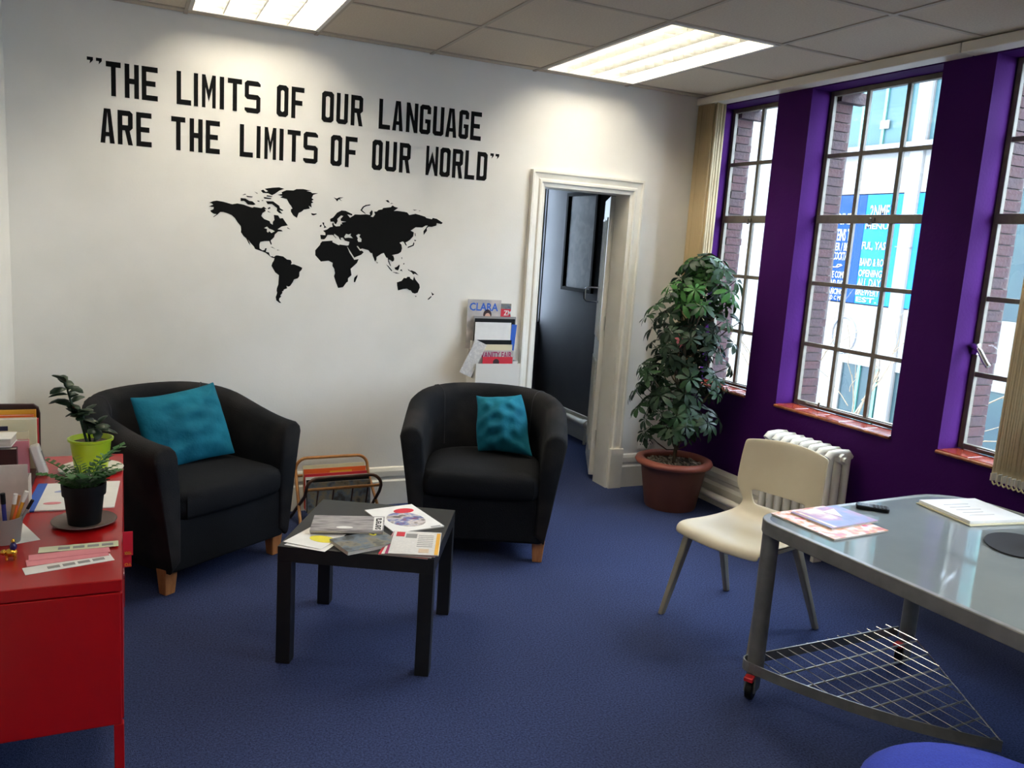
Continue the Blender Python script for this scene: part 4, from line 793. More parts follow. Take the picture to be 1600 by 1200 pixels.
MB().prism(o1, DZ-.012, DZ-.001).build('glass_top', M['desk_glass'], dk, smooth=20)
legs = [(0.045, -0.055), (0.80, -0.09), (0.045, -DL+.08), (0.80, -DL+.08)]
for i, (x, y) in enumerate(legs): MB().cyl((x, y, .105), (x, y, DZ-.03), .029, n=20).build('leg', M['silver'], dk, smooth=40)
for i, (x, y) in enumerate(legs):
    cs = MB().cyl((-.012, -.024, .036), (.012, -.024, .036), .036, n=20).build('castor', M['black_plastic'], dk, smooth=40, bevel=.003)
    cs.location = (x, y, 0); cs.rotation_euler = (0, 0, R(-62 if i == 0 else -80))
    MB().box(-.019, -.014, -.044, .015, .03, .088).box(.014, .019, -.044, .015, .03, .088).box(-.019, .019, -.044, .015, .08, .09).cyl((0, 0, .085), (0, 0, .108), .012, n=10).build('fork', M['silver'], cs)
    MB().box(-.016, .016, -.07, -.035, .078, .092).build('brake_tab', M['red_plastic'], cs, bevel=.003)
# triangular wire shelf
A, B, C_ = Vector((0.04, -0.05)), Vector((0.79, -0.085)), Vector((0.40, -0.715)); ZS = .128
band = MB()
def strip(pts, z0, z1, th):
    P_ = [Vector((x, y, 0)) for x, y in pts]
    for p, q in zip(P_, P_[1:]):
        d = (q-p).normalized(); nn = Vector((-d.y, d.x, 0))*th/2
        band.add([p-nn+Vector((0,0,z0)), q-nn+Vector((0,0,z0)), q+nn+Vector((0,0,z0)), p+nn+Vector((0,0,z0)), p-nn+Vector((0,0,z1)), q-nn+Vector((0,0,z1)), q+nn+Vector((0,0,z1)), p+nn+Vector((0,0,z1))],
                 [(0,3,2,1),(4,5,6,7),(0,1,5,4),(1,2,6,5),(2,3,7,6),(3,0,4,7)])
arc = [(A.x+.034*math.cos(a), A.y+.034*math.sin(a)) for a in [R(80+20*i) for i in range(8)]]
bez = [((1-t)**2*(A.x-.026)+2*t*(1-t)*(A.x+.10)+t*t*C_.x, (1-t)**2*(A.y-.035)+2*t*(1-t)*(A.y-.42)+t*t*C_.y) for t in [i/10 for i in range(11)]]
strip(arc+bez, .098, ZS+.006, .005); strip([(A.x+.02, A.y+.03), (B.x, B.y+.03)], .098, ZS+.006, .005)
band.build('shelf_band', M['silver'], dk)
MB().tube([(B.x+.02, B.y, ZS), (C_.x, C_.y, ZS)], .003, 6).build('shelf_wire', M['chrome'], dk)
def left_x(y):
    for p, q in zip(bez, bez[1:]):
        if q[1] <= y <= p[1]: return p[0]+(q[0]-p[0])*(y-p[1])/(q[1]-p[1])
    return A.x
def right_x(y): t = min(1, max(0, (y-B.y)/(C_.y-B.y))); return B.x+.02+(C_.x-B.x-.02)*t
for k in range(1, 8):
    y = A.y-.02-.088*k; x0, x1 = left_x(y), right_x(y)
    if x1-x0 > .02: MB().tube([(x0, y, ZS-.003), (x1, y, ZS-.003)], .0035, 6).build('shelf_wire', M['silver'], dk)
for k in range(14):
    x = A.x+.02+.054*k; ytop = A.y+.03; yb = ytop
    y = ytop
    while y > C_.y and left_x(min(y, -0.085)) <= x <= right_x(y)+.0: y -= .004
    if ytop-y > .03: MB().tube([(x, ytop, ZS+.002), (x, y, ZS+.002)], .0018, 5).build('shelf_wire', M['chrome'], dk)
DK = lambda x, y: (x, y)
ZD = DZ+.0006
booklet('pink and orange magazine under another at the corner of the glass desk', 'magazine', (2.150, 1.975), ZD, 0.262, 0.27, 0.005, R(4), P_pink, M['pages'], group='magazines on the desk')
def ex_d(t, th):
    patch(t, rect(-.105, -.09, -.085, .085), th+.0002, P_brown, 'spine_strip'); patch(t, [(.02, -.02), (.07, .06), (-.0, .05)], th+.0003, M['white'])
booklet('blue and purple art magazine on top at the corner of the glass desk', 'magazine', (2.20, 2.0), ZD+.0052, 0.235, 0.175, 0.006, R(5), P_blue, M['pages'], extra=ex_d, group='magazines on the desk')
ph = thing('mobile_phone', 'black keypad mobile phone lying on the glass desk', 'phone', (2.438, 2.05, ZD), R(-44))
MB().prism(rrect(.112, .046, .01), 0, .014).build('body', M['black_plastic'], ph, bevel=.003)
MB().prism(rrect(.04, .036, .003), .014, .0148, Matrix.Translation((-.03, 0, 0))).build('screen', mat('phone_screen', srgb(60, 64, 72), None, rough=.1), ph)
km = MB().box(-.0045, .0045, -.005, .005, .0138, .0156).mesh('key'); km.materials.append(M['dark_rubber'])
for i in range(4):
    for j in range(3): place('key', km, ph, (.005+i*.0125, -.013+j*.013, 0))
pd_ = thing('writing_pad', 'white writing pad with cream backing at the far side of the desk', 'paper pad', (2.80, 1.915, ZD), R(-9))
MB().box(-.14, .13, -.125, .13, 0, .004).build('backing', M['cream_paper'], pd_)
MB().box(-.132, .128, -.115, .127, .004, .016).build('pages', M['white'], pd_, bevel=.002)
for q in range(5): patch(pd_, rect(-.08, .03-.02*(q % 2), .06-q*.03, .062-q*.03), .0161, M['ink_grey'], 'text_line')
mm = thing('mouse_mat', 'oval dark grey mouse mat at the right of the desk', 'mouse mat', (2.625, 1.625, ZD), R(30))
MB().prism(ell(0, 0, .135, .10, 36), 0, .004).build('mat', M['dark_rubber'], mm)
ms = thing('computer_mouse', 'white computer mouse resting on the oval mat', 'mouse', (2.655, 1.575, ZD+.004), R(50))
rg = [[Vector((x*s, y*s, z)) for x, y in ell(0, 0, .05, .029, 20)] for s, z in ((.95, 0), (1, .008), (.97, .018), (.85, .028), (.6, .034), (.25, .036))]
MB().loft(rg).build('body', M['white_plastic'], ms, smooth=60)
MB().box(.012, .03, -.003, .003, .028, .036).build('wheel', M['ink_grey'], ms)
# swivel stool at the desk
st = thing('swivel_stool', 'royal blue upholstered stool at the near edge of the desk', 'stool', (1.545, 0.915, 0), 0)
rg = [[Vector((x*s, y*s, z)) for x, y in ell(0, 0, .255, .255, 32)] for s, z in ((.90, .392), (.98, .405), (1, .425), (.985, .445), (.93, .458), (.7, .466), (.3, .468))]
MB().loft(rg).build('seat_cushion', M['blue_fabric'], st, smooth=60)
MB().cyl((0, 0, .09), (0, 0, .392), .025, n=16).build('column', M['black_plastic'], st, smooth=40)
for k in range(5):
    a = 2*math.pi*k/5+.3; d = Vector((math.cos(a), math.sin(a), 0))
    MB().tube([(0, 0, .10), d*.14+Vector((0, 0, .09)), d*.26+Vector((0, 0, .07))], .016, 8).cyl(d*.26+Vector((0, 0, .055)), d*.26+Vector((0, 0, .07)), .01, n=8).cyl(d*.26+Vector((-.012, 0, .027)), d*.26+Vector((.012, 0, .027)), .027, n=12).build('star_leg', M['black_plastic'], st, smooth=40)

# ---------------------------------------------------------------- radiator on the window wall
rd = thing('radiator', 'cream cast iron column radiator under the middle window', 'radiator', (3.205, 0.135, 0), 0)
sm = MB(); 
for x in (-.058, 0, .058):
    sm.tube([(x, 0, .10), (x, 0, .16), (x, 0, .52), (x, 0, .575)], .019, 8)
sm.tube([(-.075, 0, .565), (-.055, 0, .588), (0, 0, .592), (.055, 0, .588), (.075, 0, .565)], .020, 8)
sm.tube([(-.075, 0, .12), (-.05, 0, .10), (0, 0, .095), (.05, 0, .10), (.075, 0, .12)], .020, 8)
me = sm.mesh('section', 60); me.materials.append(M['gloss_white'])
for k in range(8): place('section', me, rd, (0, 2.80+.062*k, 0))
for z in (.565, .115): MB().cyl((0, 2.80, z), (0, 3.24, z), .022, n=12).build('header_pipe', M['gloss_white'], rd, smooth=40)
MB().cyl((0, 2.765, .565), (0, 2.80, .565), .026, n=12).cyl((0, 2.75, .565), (0, 2.768, .565), .014, n=6).build('end_plug', M['gloss_white'], rd, smooth=30)
for y in (2.86, 3.17): MB().box(-.03, .03, y-.012, y+.012, 0, .1).build('foot', M['gloss_white'], rd, bevel=.004)
MB().tube([(0, 3.24, .115), (0, 3.31, .115), (0, 3.335, .10), (0.0, 3.37, .09), (0, 3.9, .09), (0, D-.2, .09)], .022, 10).build('feed_pipe', M['gloss_white'], rd, smooth=50)
MB().cyl((0, 3.29, .09), (0, 3.29, .17), .02, n=12).cyl((0, 3.29, .17), (0, 3.29, .20), .026, n=12).build('valve', M['gloss_white'], rd, smooth=40)

# ---------------------------------------------------------------- vertical blinds
def blind(label, y0, y1, slats, zb, n_chain=True):
    t = thing('vertical_blind', label, 'blind', (3.268, 0, ZC), 0, 'vertical blinds')
    MB().box(-.042, .048, y0, y1, -.046, -.002).build('headrail', M['blind_rail'], t, bevel=.004)
    for k, (y, an) in enumerate(slats):
        mb = MB(); mx = Matrix.Translation((0, y, 0)) @ Matrix.Rotation(an, 4, 'Z')
        hw = .0445; nn = 4
        for i in range(nn):
            a0, a1 = -hw+2*hw*i/nn, -hw+2*hw*(i+1)/nn; f = lambda a: .004*math.cos(a/hw*1.5)
            mb.add([mx @ Vector(p) for p in ((a0, f(a0), -.05), (a1, f(a1), -.05), (a1, f(a1), zb-ZC), (a0, f(a0), zb-ZC))], [(0, 1, 2, 3)])
        s = mb.build('slat', M['blind'], t, smooth=60); sd = s.modifiers.new('solid', 'SOLIDIFY'); sd.thickness = .0008
        wt = MB().box(-hw*.96, hw*.96, -.002, .006, zb-ZC, zb-ZC+.03, mx).build('weight', M['blind_rail'], s)
    if n_chain:
        for x in (-.036, .036):
            pts = []
            for k in range(len(slats)-1):
                ya, yb = slats[k][0], slats[k+1][0]
                for q in range(4): pts.append((x, ya+(yb-ya)*q/4, zb-ZC-.002-.012*math.sin(math.pi*q/4)))
            MB().tube(pts, .0035, 5).build('bead_chain', M['chain'], t)
    return t
random.seed(2)
blind('stacked brown fabric vertical blind in the corner beside the first window', 2.60, D-.003, [(4.395-.012*k, R(random.uniform(-5, 5))) for k in range(13)] + [(4.222, R(12))], 0.72)
blind('stacked cream fabric vertical blind covering the nearest window', 0.45, 2.595, [(2.155-.021*k, R(random.uniform(-6, 6))) for k in range(30)], 0.675)

# ---------------------------------------------------------------- big potted plant
pp = thing('potted_schefflera', 'tall umbrella plant in a terracotta pot in the corner', 'potted plant', (3.0, 3.99, 0), 0)
MB().lathe([(0, .002), (.15, .0), (.155, .01), (.19, .22), (.192, .245), (.20, .247), (.203, .272), (.185, .272), (.175, .22), (0, .2)], 36).build('pot', M['terracotta'], pp, smooth=35)
MB().lathe([(.180, .268), (.200, .262), (.224, .266), (.233, .280), (.226, .296), (.205, .304), (.186, .300), (.178, .285), (.180, .268)], 40).build('pot_rim', M['terracotta_rim'], pp, smooth=60)
sl = MB(); random.seed(5); rings = [[Vector((math.cos(2*math.pi*j/24)*r, math.sin(2*math.pi*j/24)*r, .262+random.uniform(-.006, .006))) for j in range(24)] for r in (.178, .14, .10, .06, .02)]
sl.loft(rings, caps=True); sl.build('soil', M['soil'], pp, smooth=60)
ch = MB()
for k in range(150):
    a, r = random.uniform(0, 6.28), .17*math.sqrt(random.random()); s = random.uniform(.004, .011)
    mx = Matrix.Translation((r*math.cos(a), r*math.sin(a), .268)) @ Matrix.Rotation(random.uniform(0, 3), 4, Vector((random.random(), random.random(), 1)).normalized())
    ch.box(-s*1.6, s*1.6, -s, s, -s*.3, s*.3, mx)
ch.build('bark_chips', mat('bark_chip', srgb(120, 104, 84), srgb(180, 168, 150), 50, .9), pp)['kind'] = 'stuff'
trunk = [Vector((.0, .0, .25)), Vector((.005, -.005, .5)), Vector((.01, 0, .8)), Vector((.0, .01, 1.1)), Vector((.03, -.02, 1.4))]
MB().tube(trunk, .011, 8, taper=.5).build('trunk', M['bark'], pp, smooth=60)
def leaf_mesh(nl, L, seed, m):
    random.seed(seed); mb = MB()
    for k in range(nl):
        a = 2*math.pi*k/nl+random.uniform(-.15, .15); l = L*random.uniform(.8, 1.12); w = l*random.uniform(.145, .19); droop = random.uniform(.25, .75); tw = random.uniform(-.35, .35)
        d = Vector((math.cos(a), math.sin(a), 0)); sd = Vector((-d.y, d.x, tw)).normalized(); base = len(mb.v)
        mb.v.append((0, 0, 0))
        st_ = [(.16, .10), (.38, .62), (.62, 1.0), (.82, .82), (.95, .36)]
        for t_, ww in st_:
            c = d*l*t_*(1-.18*droop*t_) + Vector((0, 0, .12*l*t_-droop*l*t_*t_*.8))
            mb.v += [tuple(c-sd*w*ww+Vector((0, 0, .1*w*ww))), tuple(c), tuple(c+sd*w*ww+Vector((0, 0, .1*w*ww)))]
        tip = d*l*(1-.18*droop)+Vector((0, 0, .12*l-droop*l*.8)); mb.v.append(tuple(tip))
        F = [(base, base+1, base+2), (base, base+2, base+3)]
        for i in range(4):
            p = base+1+3*i; F += [(p, p+3, p+4, p+1), (p+1, p+4, p+5, p+2)]
        p = base+13; F += [(p, base+16, p+1), (p+1, base+16, p+2)]
        mb.f += F; mb.mi += [0]*len(F)
    mb.cyl((0, 0, .002), (0, 0, -.10), .0022, .0026, n=5)
    me = mb.mesh('leaf', 60); me.materials.append(m); return me
LV = [leaf_mesh(n_, L, s, m_) for n_, L, s, m_ in ((7, .088, 1, M['leaf']), (8, .095, 2, M['leaf']), (7, .09, 3, M['leaf_d']), (8, .082, 4, M['leaf_d']), (7, .092, 5, M['leaf_b']))]
random.seed(21)
def env(z):   # crown radius by height
    pts = [(.40, .12), (.50, .27), (.62, .30), (.80, .27), (1.0, .27), (1.12, .28), (1.25, .24), (1.40, .20), (1.50, .10)]
    for (z0, r0), (z1, r1) in zip(pts, pts[1:]):
        if z0 <= z <= z1: return r0+(r1-r0)*(z-z0)/(z1-z0)
    return .08
stems = MB(); count = 0
while count < 215:
    z = random.uniform(.42, 1.50)
    lean = Vector((.06, -.05, 0))*max(0, (z-.9)/.6)
    a = random.uniform(0, 2*math.pi); r = env(z)*math.sqrt(random.uniform(.05, 1)); p = Vector((r*math.cos(a), r*math.sin(a), z))+lean
    if 3.0+p.x > 3.25 or 3.99+p.y > 4.36: continue
    out = Vector((math.cos(a), math.sin(a), random.uniform(.5, 1.3))).normalized()
    q = out.to_track_quat('Z', 'Y'); me = LV[4] if (z > 1.2 and random.random() < .55) else LV[random.randrange(4)]
    o = place('leaf', me, pp, p); o.rotation_mode = 'QUATERNION'; o.rotation_quaternion = q @ Matrix.Rotation(random.uniform(0, 6.28), 3, 'Z').to_quaternion(); sc = random.uniform(.8, 1.15); o.scale = (sc, sc, sc)
    if count % 4 == 0:
        b0 = p - out*.09*sc; zt = max(.35, b0.z-.18); b1 = Vector((.01, 0, zt)); stems.tube([b1, b1.lerp(b0, .5)+Vector((0, 0, -.02)), b0], .004, 5)
    count += 1
stems.build('branches', M['bark'], pp, smooth=60)
o = place('dead_leaf', LV[0].copy(), pp, (-.16, -.17, 1.03), (1.2, .3, .5), scale=(.62, .62, .62)); o.data.materials.clear(); o.data.materials.append(mat('red_dead_leaf', srgb(120, 38, 28), None, rough=.7))

# ---------------------------------------------------------------- wall socket, wall magazine holder
so_ = thing('wall_socket', 'white double wall socket above the skirting behind the plant', 'socket', (3.075, D, .29), 0)
MB().box(-.06, .06, -.012, 0, -.043, .043).build('plate', M['white_plastic'], so_, bevel=.003)
for x in (-.03, .03): MB().box(x-.004, x+.004, -.0125, -.0118, .006, .016).box(x-.012, x-.006, -.0125, -.0118, -.016, -.008).box(x+.006, x+.012, -.0125, -.0118, -.016, -.008).build('pin_holes', M['black'], so_)
wh = thing('wall_magazine_holder', 'white tiered magazine holder on the wall above the armchair', 'magazine holder', (1.93, D, 0), 0)
def shell_tier(z0, z1, yb, yf, lean, w=.135):
    mb = MB(); mb.box(-w, w, yb-.003, yb, z0, z1).box(-w, w, yf, yf+.003, z0, z0+lean).box(-w, w, yf, yb, z0, z0+.003).box(-w-.003, -w, yf, yb, z0, z0+lean).box(w, w+.003, yf, yb, z0, z0+lean); return mb
MB().box(-.138, .138, -.006, 0, .55, 1.10).build('back_plate', M['white_plastic'], wh)
for z0, lean, yf in ((.90, .05, -.055), (.74, .10, -.10), (.58, .25, -.135)): shell_tier(z0, z0+.02, -.006, yf, lean).build('pocket', M['white_plastic'], wh)
def upright(label, cx, y, z0, w, h, m_, tilt=0.0, roll=0.0, th=.005, extra=None):
    t = thing('magazine', label, 'magazine', (cx, D+y, z0), 0, 'magazines in the wall holder'); t.rotation_euler = (R(tilt), R(roll), 0)
    MB().box(-w/2, w/2, 0, th, 0, h).build('pages', M['pages'], t); MB().box(-w/2-.001, w/2+.001, -.0012, 0, 0, h+.001).build('cover', m_, t)
    if extra: extra(t, w, h)
    return t
P_face = print_mat('print_face', [srgb(200, 190, 184), srgb(170, 166, 164), srgb(214, 206, 200)], 12, 3)
def tmx(x, y, z): return Matrix.Translation((x, y, z)) @ Matrix.Rotation(R(90), 4, 'X')
def ex_clara(t, w, h):
    text_part('title', 'CLARA', .178, .046, M['ink_blue'], t, tmx(-w/2+.010, -.0013, h-.064))
    MB().prism(ell(.02, 0, .026, .03, 16), 0, .0006, Matrix.Translation((0, -.0013, h-.085)) @ Matrix.Rotation(R(90), 4, 'X')).build('hair', M['dark_wood'], t)
    MB().prism(ell(.022, -.012, .018, .022, 16), .0007, .0011, Matrix.Translation((0, -.0013, h-.085)) @ Matrix.Rotation(R(90), 4, 'X')).build('face', mat('skin_ink', srgb(206, 160, 140), None), t)
upright('magazine with a blue CLARA title standing highest in the wall holder', 1.868, -.028, .903, .205, .282, P_face, extra=ex_clara)
def ex_em(t, w, h): MB().box(0.03, w/2, -.002, -.0012, h-.075, h-.03).build('band', M['ink_red'], t); text_part('title', 'ZM', .05, .03, M['white'], t, tmx(.05, -.0021, h-.068))
upright('red banded magazine just behind the one with the blue title', 1.945, -.018, .903, .19, .262, P_land, extra=ex_em)
upright('black folded newspaper spread across the top pocket of the wall holder', 1.93, -.048, .935, .262, .157, M['ink_grey'], extra=lambda t, w, h: (MB().box(-w/2+.005, w/2-.004, -.003, -.0012, .02, h-.012).build('dark_page', M['black_plastic'], t)))
upright('blue booklet at the right edge of the wall holder', 2.028, -.070, .80, .03, .25, M['ink_blue'], roll=4)
upright('blank white brochure in the middle pocket of the wall holder', 1.91, -.075, .745, .222, .315, M['white'])
upright('dark magazine behind the pink titled one in the wall holder', 1.915, -.085, .745, .222, .215, M['black_plastic'])
upright('cream edged journal in the middle pocket of the wall holder', 1.915, -.094, .745, .225, .19, M['cream_paper'])
def ex_v(t, w, h): text_part('title', 'VANITY FAIR', w-.02, .038, M['magenta'], t, tmx(-w/2+.01, -.0013, h-.045))
upright('magazine with a tall pink title in the lower pocket of the wall holder', 1.925, -.108, .585, .215, .318, P_face, extra=ex_v)
def ex_red(t, w, h): MB().prism(ell(-.01, 0, .02, .02, 14), 0, .0006, Matrix.Translation((0, -.0013, h-.03)) @ Matrix.Rotation(R(90), 4, 'X')).build('hair', M['dark_wood'], t)
upright('red covered magazine at the front of the lower pocket', 1.93, -.120, .585, .185, .282, M['ink_red'], extra=ex_red)
upright('grey newspaper drooping sideways out of the wall holder', 1.735, -.118, .765, .075, .205, P_text, tilt=3, roll=24)

# ---------------------------------------------------------------- red cabinet
cx0, cx1, cy0, cy1 = -0.458, -0.016, 2.17, 3.42
cb_ = thing('metal_cabinet', 'glossy red metal cabinet against the wall', 'cabinet', (0, 0, 0))
MB().box(cx0, cx1-.004, cy0, cy1, .222, .582).build('body', M['red_metal'], cb_, bevel=.003)
MB().box(cx0, cx1, cy0-.002, cy1+.002, .585, .617).build('top', M['red_metal'], cb_, bevel=.003)
for x in (cx0, cx1-.024):
    for y in (cy0, cy1-.024): MB().box(x, x+.024, y, y+.024, 0, .222).build('leg', M['red_metal'], cb_, bevel=.002)
for y0, y1 in ((cy0+.01, (cy0+cy1)/2-.003), ((cy0+cy1)/2+.003, cy1-.01)):
    dr = MB().box(cx1-.004, cx1+.0, y0, y1, .232, .575).build('door', M['red_metal'], cb_, bevel=.001)
    MB().cyl((cx1, (cy0+cy1)/2+(.05 if y0 > 2.5 else -.05), .40), (cx1+.002, (cy0+cy1)/2+(.05 if y0 > 2.5 else -.05), .40), .018, n=16).build('lock', M['chrome'], dr)
ZK = .6175
# red leaflets poking out at the front edge
for k, (lb, z, y, w, h, tx) in enumerate((('upper red leaflet poking out at the front of the red cabinet', .571, 2.45, .026, .07, 'YOGA'), ('lower red leaflet poking out at the front of the red cabinet', .535, 2.455, .022, .036, 'YO'))):
    t = thing('leaflet', lb, 'leaflet', (cx1+.0005, y, z), 0, 'red leaflets on the cabinet front')
    MB().box(0, w, 0, .002, 0, h).build('card', M['ink_red'], t)
    text_part('title', tx, .018, .009, M['amber'], t, Matrix.Translation((.022, -.0005, .012)) @ Matrix.Rotation(R(90), 4, 'X') @ Matrix.Rotation(R(180), 4, 'Z'))
# potted fern in a black pot on a saucer
def saucer(label, c, r, m_):
    t = thing('saucer', label, 'saucer', (c[0], c[1], ZK)); MB().lathe([(0, .0), (r*.7, .0), (r, .012), (r*.985, .014), (r*.68, .004), (0, .004)], 32).build('dish', m_, t, smooth=50); return t
saucer('dark grey plastic saucer under the black flower pot', (-.118, 2.62), .088, mat('dark_saucer', srgb(104, 86, 80), None, rough=.5))
saucer('white saucer under the lime green pot', (-.118, 3.195), .105, M['white_plastic'])
fp_ = thing('potted_fern', 'small fern in a black plastic pot on the red cabinet', 'potted plant', (-.117, 2.62, ZK+.0045))
MB().lathe([(0, 0), (.044, 0), (.053, .085), (.058, .086), (.060, .118), (.056, .118), (.052, .088), (0, .085)], 28).build('pot', M['black_plastic'], fp_, smooth=35)
MB().lathe([(0, .1), (.054, .098)], 20).build('soil', M['soil'], fp_)
random.seed(31)
def frond(L, seed, m_):
    random.seed(seed); mb = MB(); pts = [Vector((L*.42*t*t, 0, L*t*(1-.18*t))) for t in [i/8 for i in range(9)]]
    mb.tube(pts, .0014, 4)
    for i in range(2, 9):
        for s in (-1, 1):
            p = pts[i]; l = .035*(1-.35*abs(i-5)/4)*random.uniform(.85, 1.15); w = l*.62; d = Vector((.35, s, .25)).normalized(); e = Vector((1, -s*.35, .1)).normalized()
            b = len(mb.v); mb.v += [tuple(p), tuple(p+d*l*.5-e*w*.5), tuple(p+d*l), tuple(p+d*l*.5+e*w*.5)]; mb.f.append((b, b+1, b+2, b+3)); mb.mi.append(0)
    me = mb.mesh('frond', 0); me.materials.append(m_); return me
FR = [frond(.125, 1, M['leaf_b']), frond(.10, 2, M['leaf_b']), frond(.085, 3, M['leaf'])]
for k in range(30):
    a = k*2.4; sc = random.uniform(.6, 1.0) if k else 1.3
    place('frond', FR[k % 3], fp_, (.02*math.cos(a), .02*math.sin(a), .098), (random.uniform(-.2, .2), random.uniform(.0, .5), a), scale=(sc, sc, sc))
# jade plant in a lime green pot
jp = thing('potted_jade_plant', 'leggy jade plant in a lime green pot on the red cabinet', 'potted plant', (-.118, 3.195, ZK+.0045))
MB().lathe([(0, 0), (.050, 0), (.054, .01), (.066, .105), (.073, .108), (.074, .116), (.069, .117), (.062, .10), (0, .095)], 32).build('pot', M['lime'], jp, smooth=35)
MB().lathe([(0, .1), (.062, .1)], 20).build('soil', M['soil'], jp)
jl = MB(); rr = [(0, .06), (.25, .75), (.55, 1), (.85, .7), (1, .1)]
jl.loft([[Vector((.05*t, w*.014*math.cos(a), .004*w*math.sin(a)+.006*math.sin(t*3))) for a in [2*math.pi*i/6 for i in range(6)]] for t, w in rr])
jm = jl.mesh('leaf', 60); jm.materials.append(M['leaf_d'])
stp = [[(-.01, 0, .09), (-.03, 0, .18), (-.06, .0, .25), (-.075, 0, .315)], [(0, .01, .09), (-.01, .01, .15), (-.03, .0, .21)], [(.01, -.01, .09), (.022, -.01, .165)]]
random.seed(8)
for sp in stp:
    MB().tube(sp, .005, 6, taper=.4).build('stem', M['leaf_d'], jp, smooth=60)
    n_ = 20 if len(sp) == 4 else 12
    for k in range(n_):
        t_ = .3+.7*k/(n_-1); t_ = t_ if len(sp) == 4 else .6+.4*t_; f = t_*(len(sp)-1); i = min(int(f), len(sp)-2); p = Vector(sp[i]).lerp(Vector(sp[i+1]), f-i); a = k*2.2
        place('leaf', jm, jp, p, (random.uniform(-.4, .4), random.uniform(-.55, .55), a), scale=(random.uniform(.95, 1.4),)*3)
# report, slips
rp = thing('report', 'white report with a blue spine lying on the red cabinet', 'document', (-.15, 2.90, ZK), R(-3))
MB().box(-.115, .118, -.145, .14, 0, .004).build('pages', M['white'], rp); MB().box(-.128, -.10, -.147, .142, 0, .0046).build('spine', M['ink_blue'], rp)
patch(rp, ell(-.03, .05, .04, .012, rot=.3), .0041, mat('lilac_ink', srgb(150, 160, 206), None)); patch(rp, ell(-.06, -.08, .025, .012), .0041, M['pink_paper']); patch(rp, rect(.03, .07, -.09, -.07), .0041, M['yellow'])
for lb, c, w, l, rz, m_, z in (('white printed slip at the front of the paper slips', (-.14, 2.302), .205, .05, R(14), M['white'], .0), ('lower pink slip in the fan of paper slips', (-.145, 2.345), .19, .045, R(9), M['pink_paper'], .0012), ('upper pink slip in the fan of paper slips', (-.142, 2.372), .19, .042, R(5), M['pink_paper'], .0024), ('pale green slip at the back of the paper slips', (-.122, 2.415), .192, .042, R(1), M['green_paper'], .0036)):
    t = thing('paper_slip', lb, 'paper', (c[0], c[1], ZK+z), rz, 'paper slips on the red cabinet')
    MB().box(-w/2, w/2, -l/2, l/2, 0, .001).build('sheet', m_, t)
    if m_ is not M['pink_paper']:
        for q in range(4): patch(t, rect(-.05+q*.035, -.022+q*.035, -.010, .006), .00105, M['ink_grey'], 'text_line')
# pen cup, pens, paper under it
pcu = thing('pen_cup', 'frosted plastic cup of pens on the red cabinet', 'cup', (-.305, 2.515, ZK+.0008))
MB().lathe([(0, 0), (.036, 0), (.044, .068), (.0455, .072), (.043, .072), (.034, .003), (0, .003)], 28).build('cup', M['translucent'], pcu, smooth=40)
for lb, dx, dy, tx, ty, L, r, m_, cap in (('dark blue marker in the pen cup', .008, -.01, -2, 2, .135, .0055, mat('navy_ink', srgb(34, 34, 110), None), M['black_plastic']), ('brown pen with a white cap in the pen cup', .012, .006, 10, 4, .13, .005, M['bamboo'], M['white_plastic']), ('orange pencil in the pen cup', .016, -.004, 13, -3, .125, .004, M['orange'], M['bamboo']),
                                       ('tall pen with a silver cap in the pen cup', .018, .008, 19, 3, .14, .005, M['amber'], M['white_plastic']), ('slim grey pen leaning right in the pen cup', .02, -.006, 28, 2, .125, .004, M['ink_grey'], M['black_plastic'])):
    t = thing('pen', lb, 'pen', (-.305+dx*.5, 2.515+dy, ZK+.006)); t.rotation_euler = (R(ty), R(tx), 0); t['group'] = 'pens in the cup'
    MB().cyl((0, 0, 0), (0, 0, L*.78), r, n=10).build('barrel', m_, t, smooth=40); MB().cyl((0, 0, L*.78), (0, 0, L), r*1.15, n=10).build('cap', cap, t, smooth=40)
fg = thing('figurine', 'tiny gold elephant figurine with a dark blue rider', 'figurine', (-.277, 2.375, ZK), R(0))
eb = MB()
for s_, c_, q_ in ((.013, (0, 0, .018), (1.25, .8, .85)), (.008, (-.016, 0, .020), (1, .9, 1)), (.0055, (-.014, -.009, .022), (.5, 1, 1))):
    eb.loft([[Vector((c_[0]+s_*q_[0]*math.sin(p)*math.cos(a), c_[1]+s_*q_[1]*math.sin(p)*math.sin(a), c_[2]-s_*q_[2]*math.cos(p))) for a in [2*math.pi*i/10 for i in range(10)]] for p in [math.pi*(i+.15)/6.3 for i in range(7)]])
for x in (-.009, .009):
    for y in (-.006, .006): eb.cyl((x, y, 0), (x, y, .014), .0035, n=8)
eb.tube([(-.023, 0, .018), (-.028, 0, .012), (-.030, 0, .006)], .002, 6)
eb.build('elephant', M['gold'], fg, smooth=60)
MB().lathe([(0, .026), (.008, .028), (.009, .036), (.005, .044), (0, .046)], 10, c=(.006, 0, 0)).build('rider', mat('navy_enamel', srgb(36, 26, 86), None, rough=.25), fg, smooth=50)
MB().lathe([(0, .044), (.005, .047), (.005, .052), (0, .056)], 8, c=(.006, 0, 0)).build('head', M['gold'], fg, smooth=50)
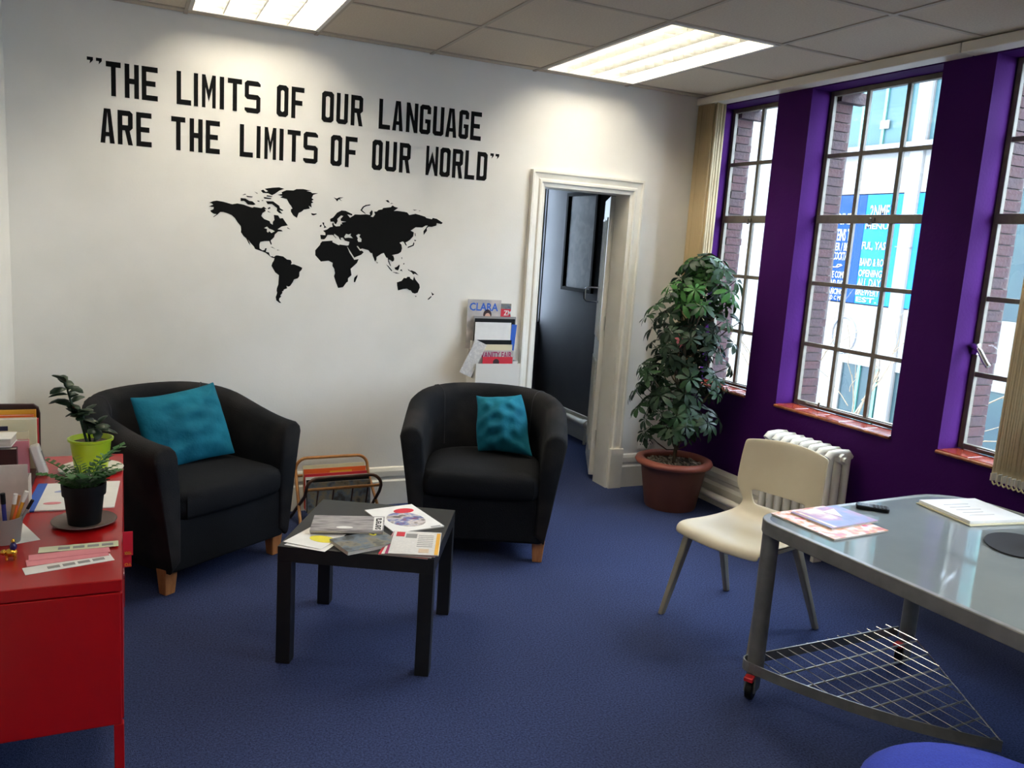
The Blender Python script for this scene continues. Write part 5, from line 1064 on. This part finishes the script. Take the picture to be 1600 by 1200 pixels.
# desk rack with books
br = thing('book_rack', 'dark red wooden book rack at the end of the red cabinet', 'rack', (0, 0, ZK))
pl = [(-.455, 0), (-.283, 0), (-.280, .19), (-.285, .212), (-.30, .224), (-.455, .226)]
MB().prism(pl, 0, .014, Matrix.Translation((0, 3.315, 0)) @ Matrix.Rotation(R(90), 4, 'X')).build('back_board', M['dark_wood'], br, bevel=.004)
MB().box(-.455, -.285, 3.0, 3.305, 0, .010).build('base', M['dark_wood'], br, bevel=.002)
def book(label, x0, x1, y0, y1, z1, m_, zb=.0105, name='book', lab=None, group='books in the rack'):
    t = thing(name, label, 'book', ((x0+x1)/2, (y0+y1)/2, ZK+zb), 0, group); w, d = (x1-x0)/2, (y1-y0)/2; h = z1-zb
    MB().box(-w, w, -d, -d+.0015, 0, h).box(-w, w, d-.0015, d, 0, h).box(w-.0015, w, -d+.0015, d-.0015, 0, h).build('cover', m_, t)
    MB().box(-w, w-.0016, -d+.0016, d-.0016, .001, h-.002).build('pages', M['pages'], t)
    if lab: lab(t, w, d, h)
    return t
book('yellow book at the back of the rack', -.455, -.292, 3.284, 3.298, .206, M['amber'])
book('orange topped book just behind the beige book in the rack', -.455, -.298, 3.262, 3.282, .192, M['orange'])
def lab_b(t, w, d, h): MB().box(-.08, .0, -d-.0006, -d, h-.05, h-.022).build('label', mat('navy_label', srgb(44, 38, 66), None), t)
book('tall beige paperback with a dark label in the rack', -.455, -.287, 3.222, 3.258, .186, M['cream_paper'], lab=lab_b)
book('red book showing behind the beige paperback', -.30, -.284, 3.262, 3.282, .178, M['ink_red'])
book('pink folder near the front of the rack', -.36, -.305, 3.16, 3.185, .125, M['pink_paper'])
book('small buff book in the middle of the rack', -.40, -.308, 3.19, 3.212, .15, M['cream_paper'])
book('maroon folder at the front of the rack', -.455, -.335, 3.10, 3.135, .112, M['dark_wood'])
wb = thing('book', 'thick white paperback lying flat on top of the books', 'book', (-.405, 3.13, ZK+.1255), R(-4), 'books in the rack')
MB().box(-.05, .062, -.05, .05, 0, .002).box(-.05, .062, -.05, .05, .026, .028).box(-.05, -.048, -.05, .05, 0, .028).build('cover', M['white'], wb); MB().box(-.047, .060, -.048, .048, .002, .026).build('pages', M['pages'], wb)
gd = thing('hole_punch', 'small white plastic hole punch leaning on the book rack', 'stationery', (-.262, 3.17, ZK), 0); gd.rotation_euler = (0, R(-15), 0)
MB().prism(rrect(.03, .045, .008), 0.004, .11).build('body', M['white_plastic'], gd, bevel=.004)
MB().box(.0152, .0165, -.008, .008, .05, .085).build('slot', M['ink_grey'], gd)
pf = thing('file_holder', 'white card file holder standing behind the pen cup', 'file holder', (-.365, 2.75, ZK), 0)
MB().box(-.09, .095, 0, .003, 0, .152).box(.092, .095, .003, .09, 0, .10).box(-.09, .095, .0, .09, 0, .003).box(-.09, .095, .088, .091, 0, .1).build('card', mat('grey_white_card', srgb(206, 200, 194), srgb(198, 192, 186), 30, .7), pf)
wp = thing('paper_note', 'white paper note under the pen cup', 'paper', (-.285, 2.58, ZK), R(20)); MB().box(-.035, .035, -.09, .09, 0, .0007).build('sheet', M['white'], wp)
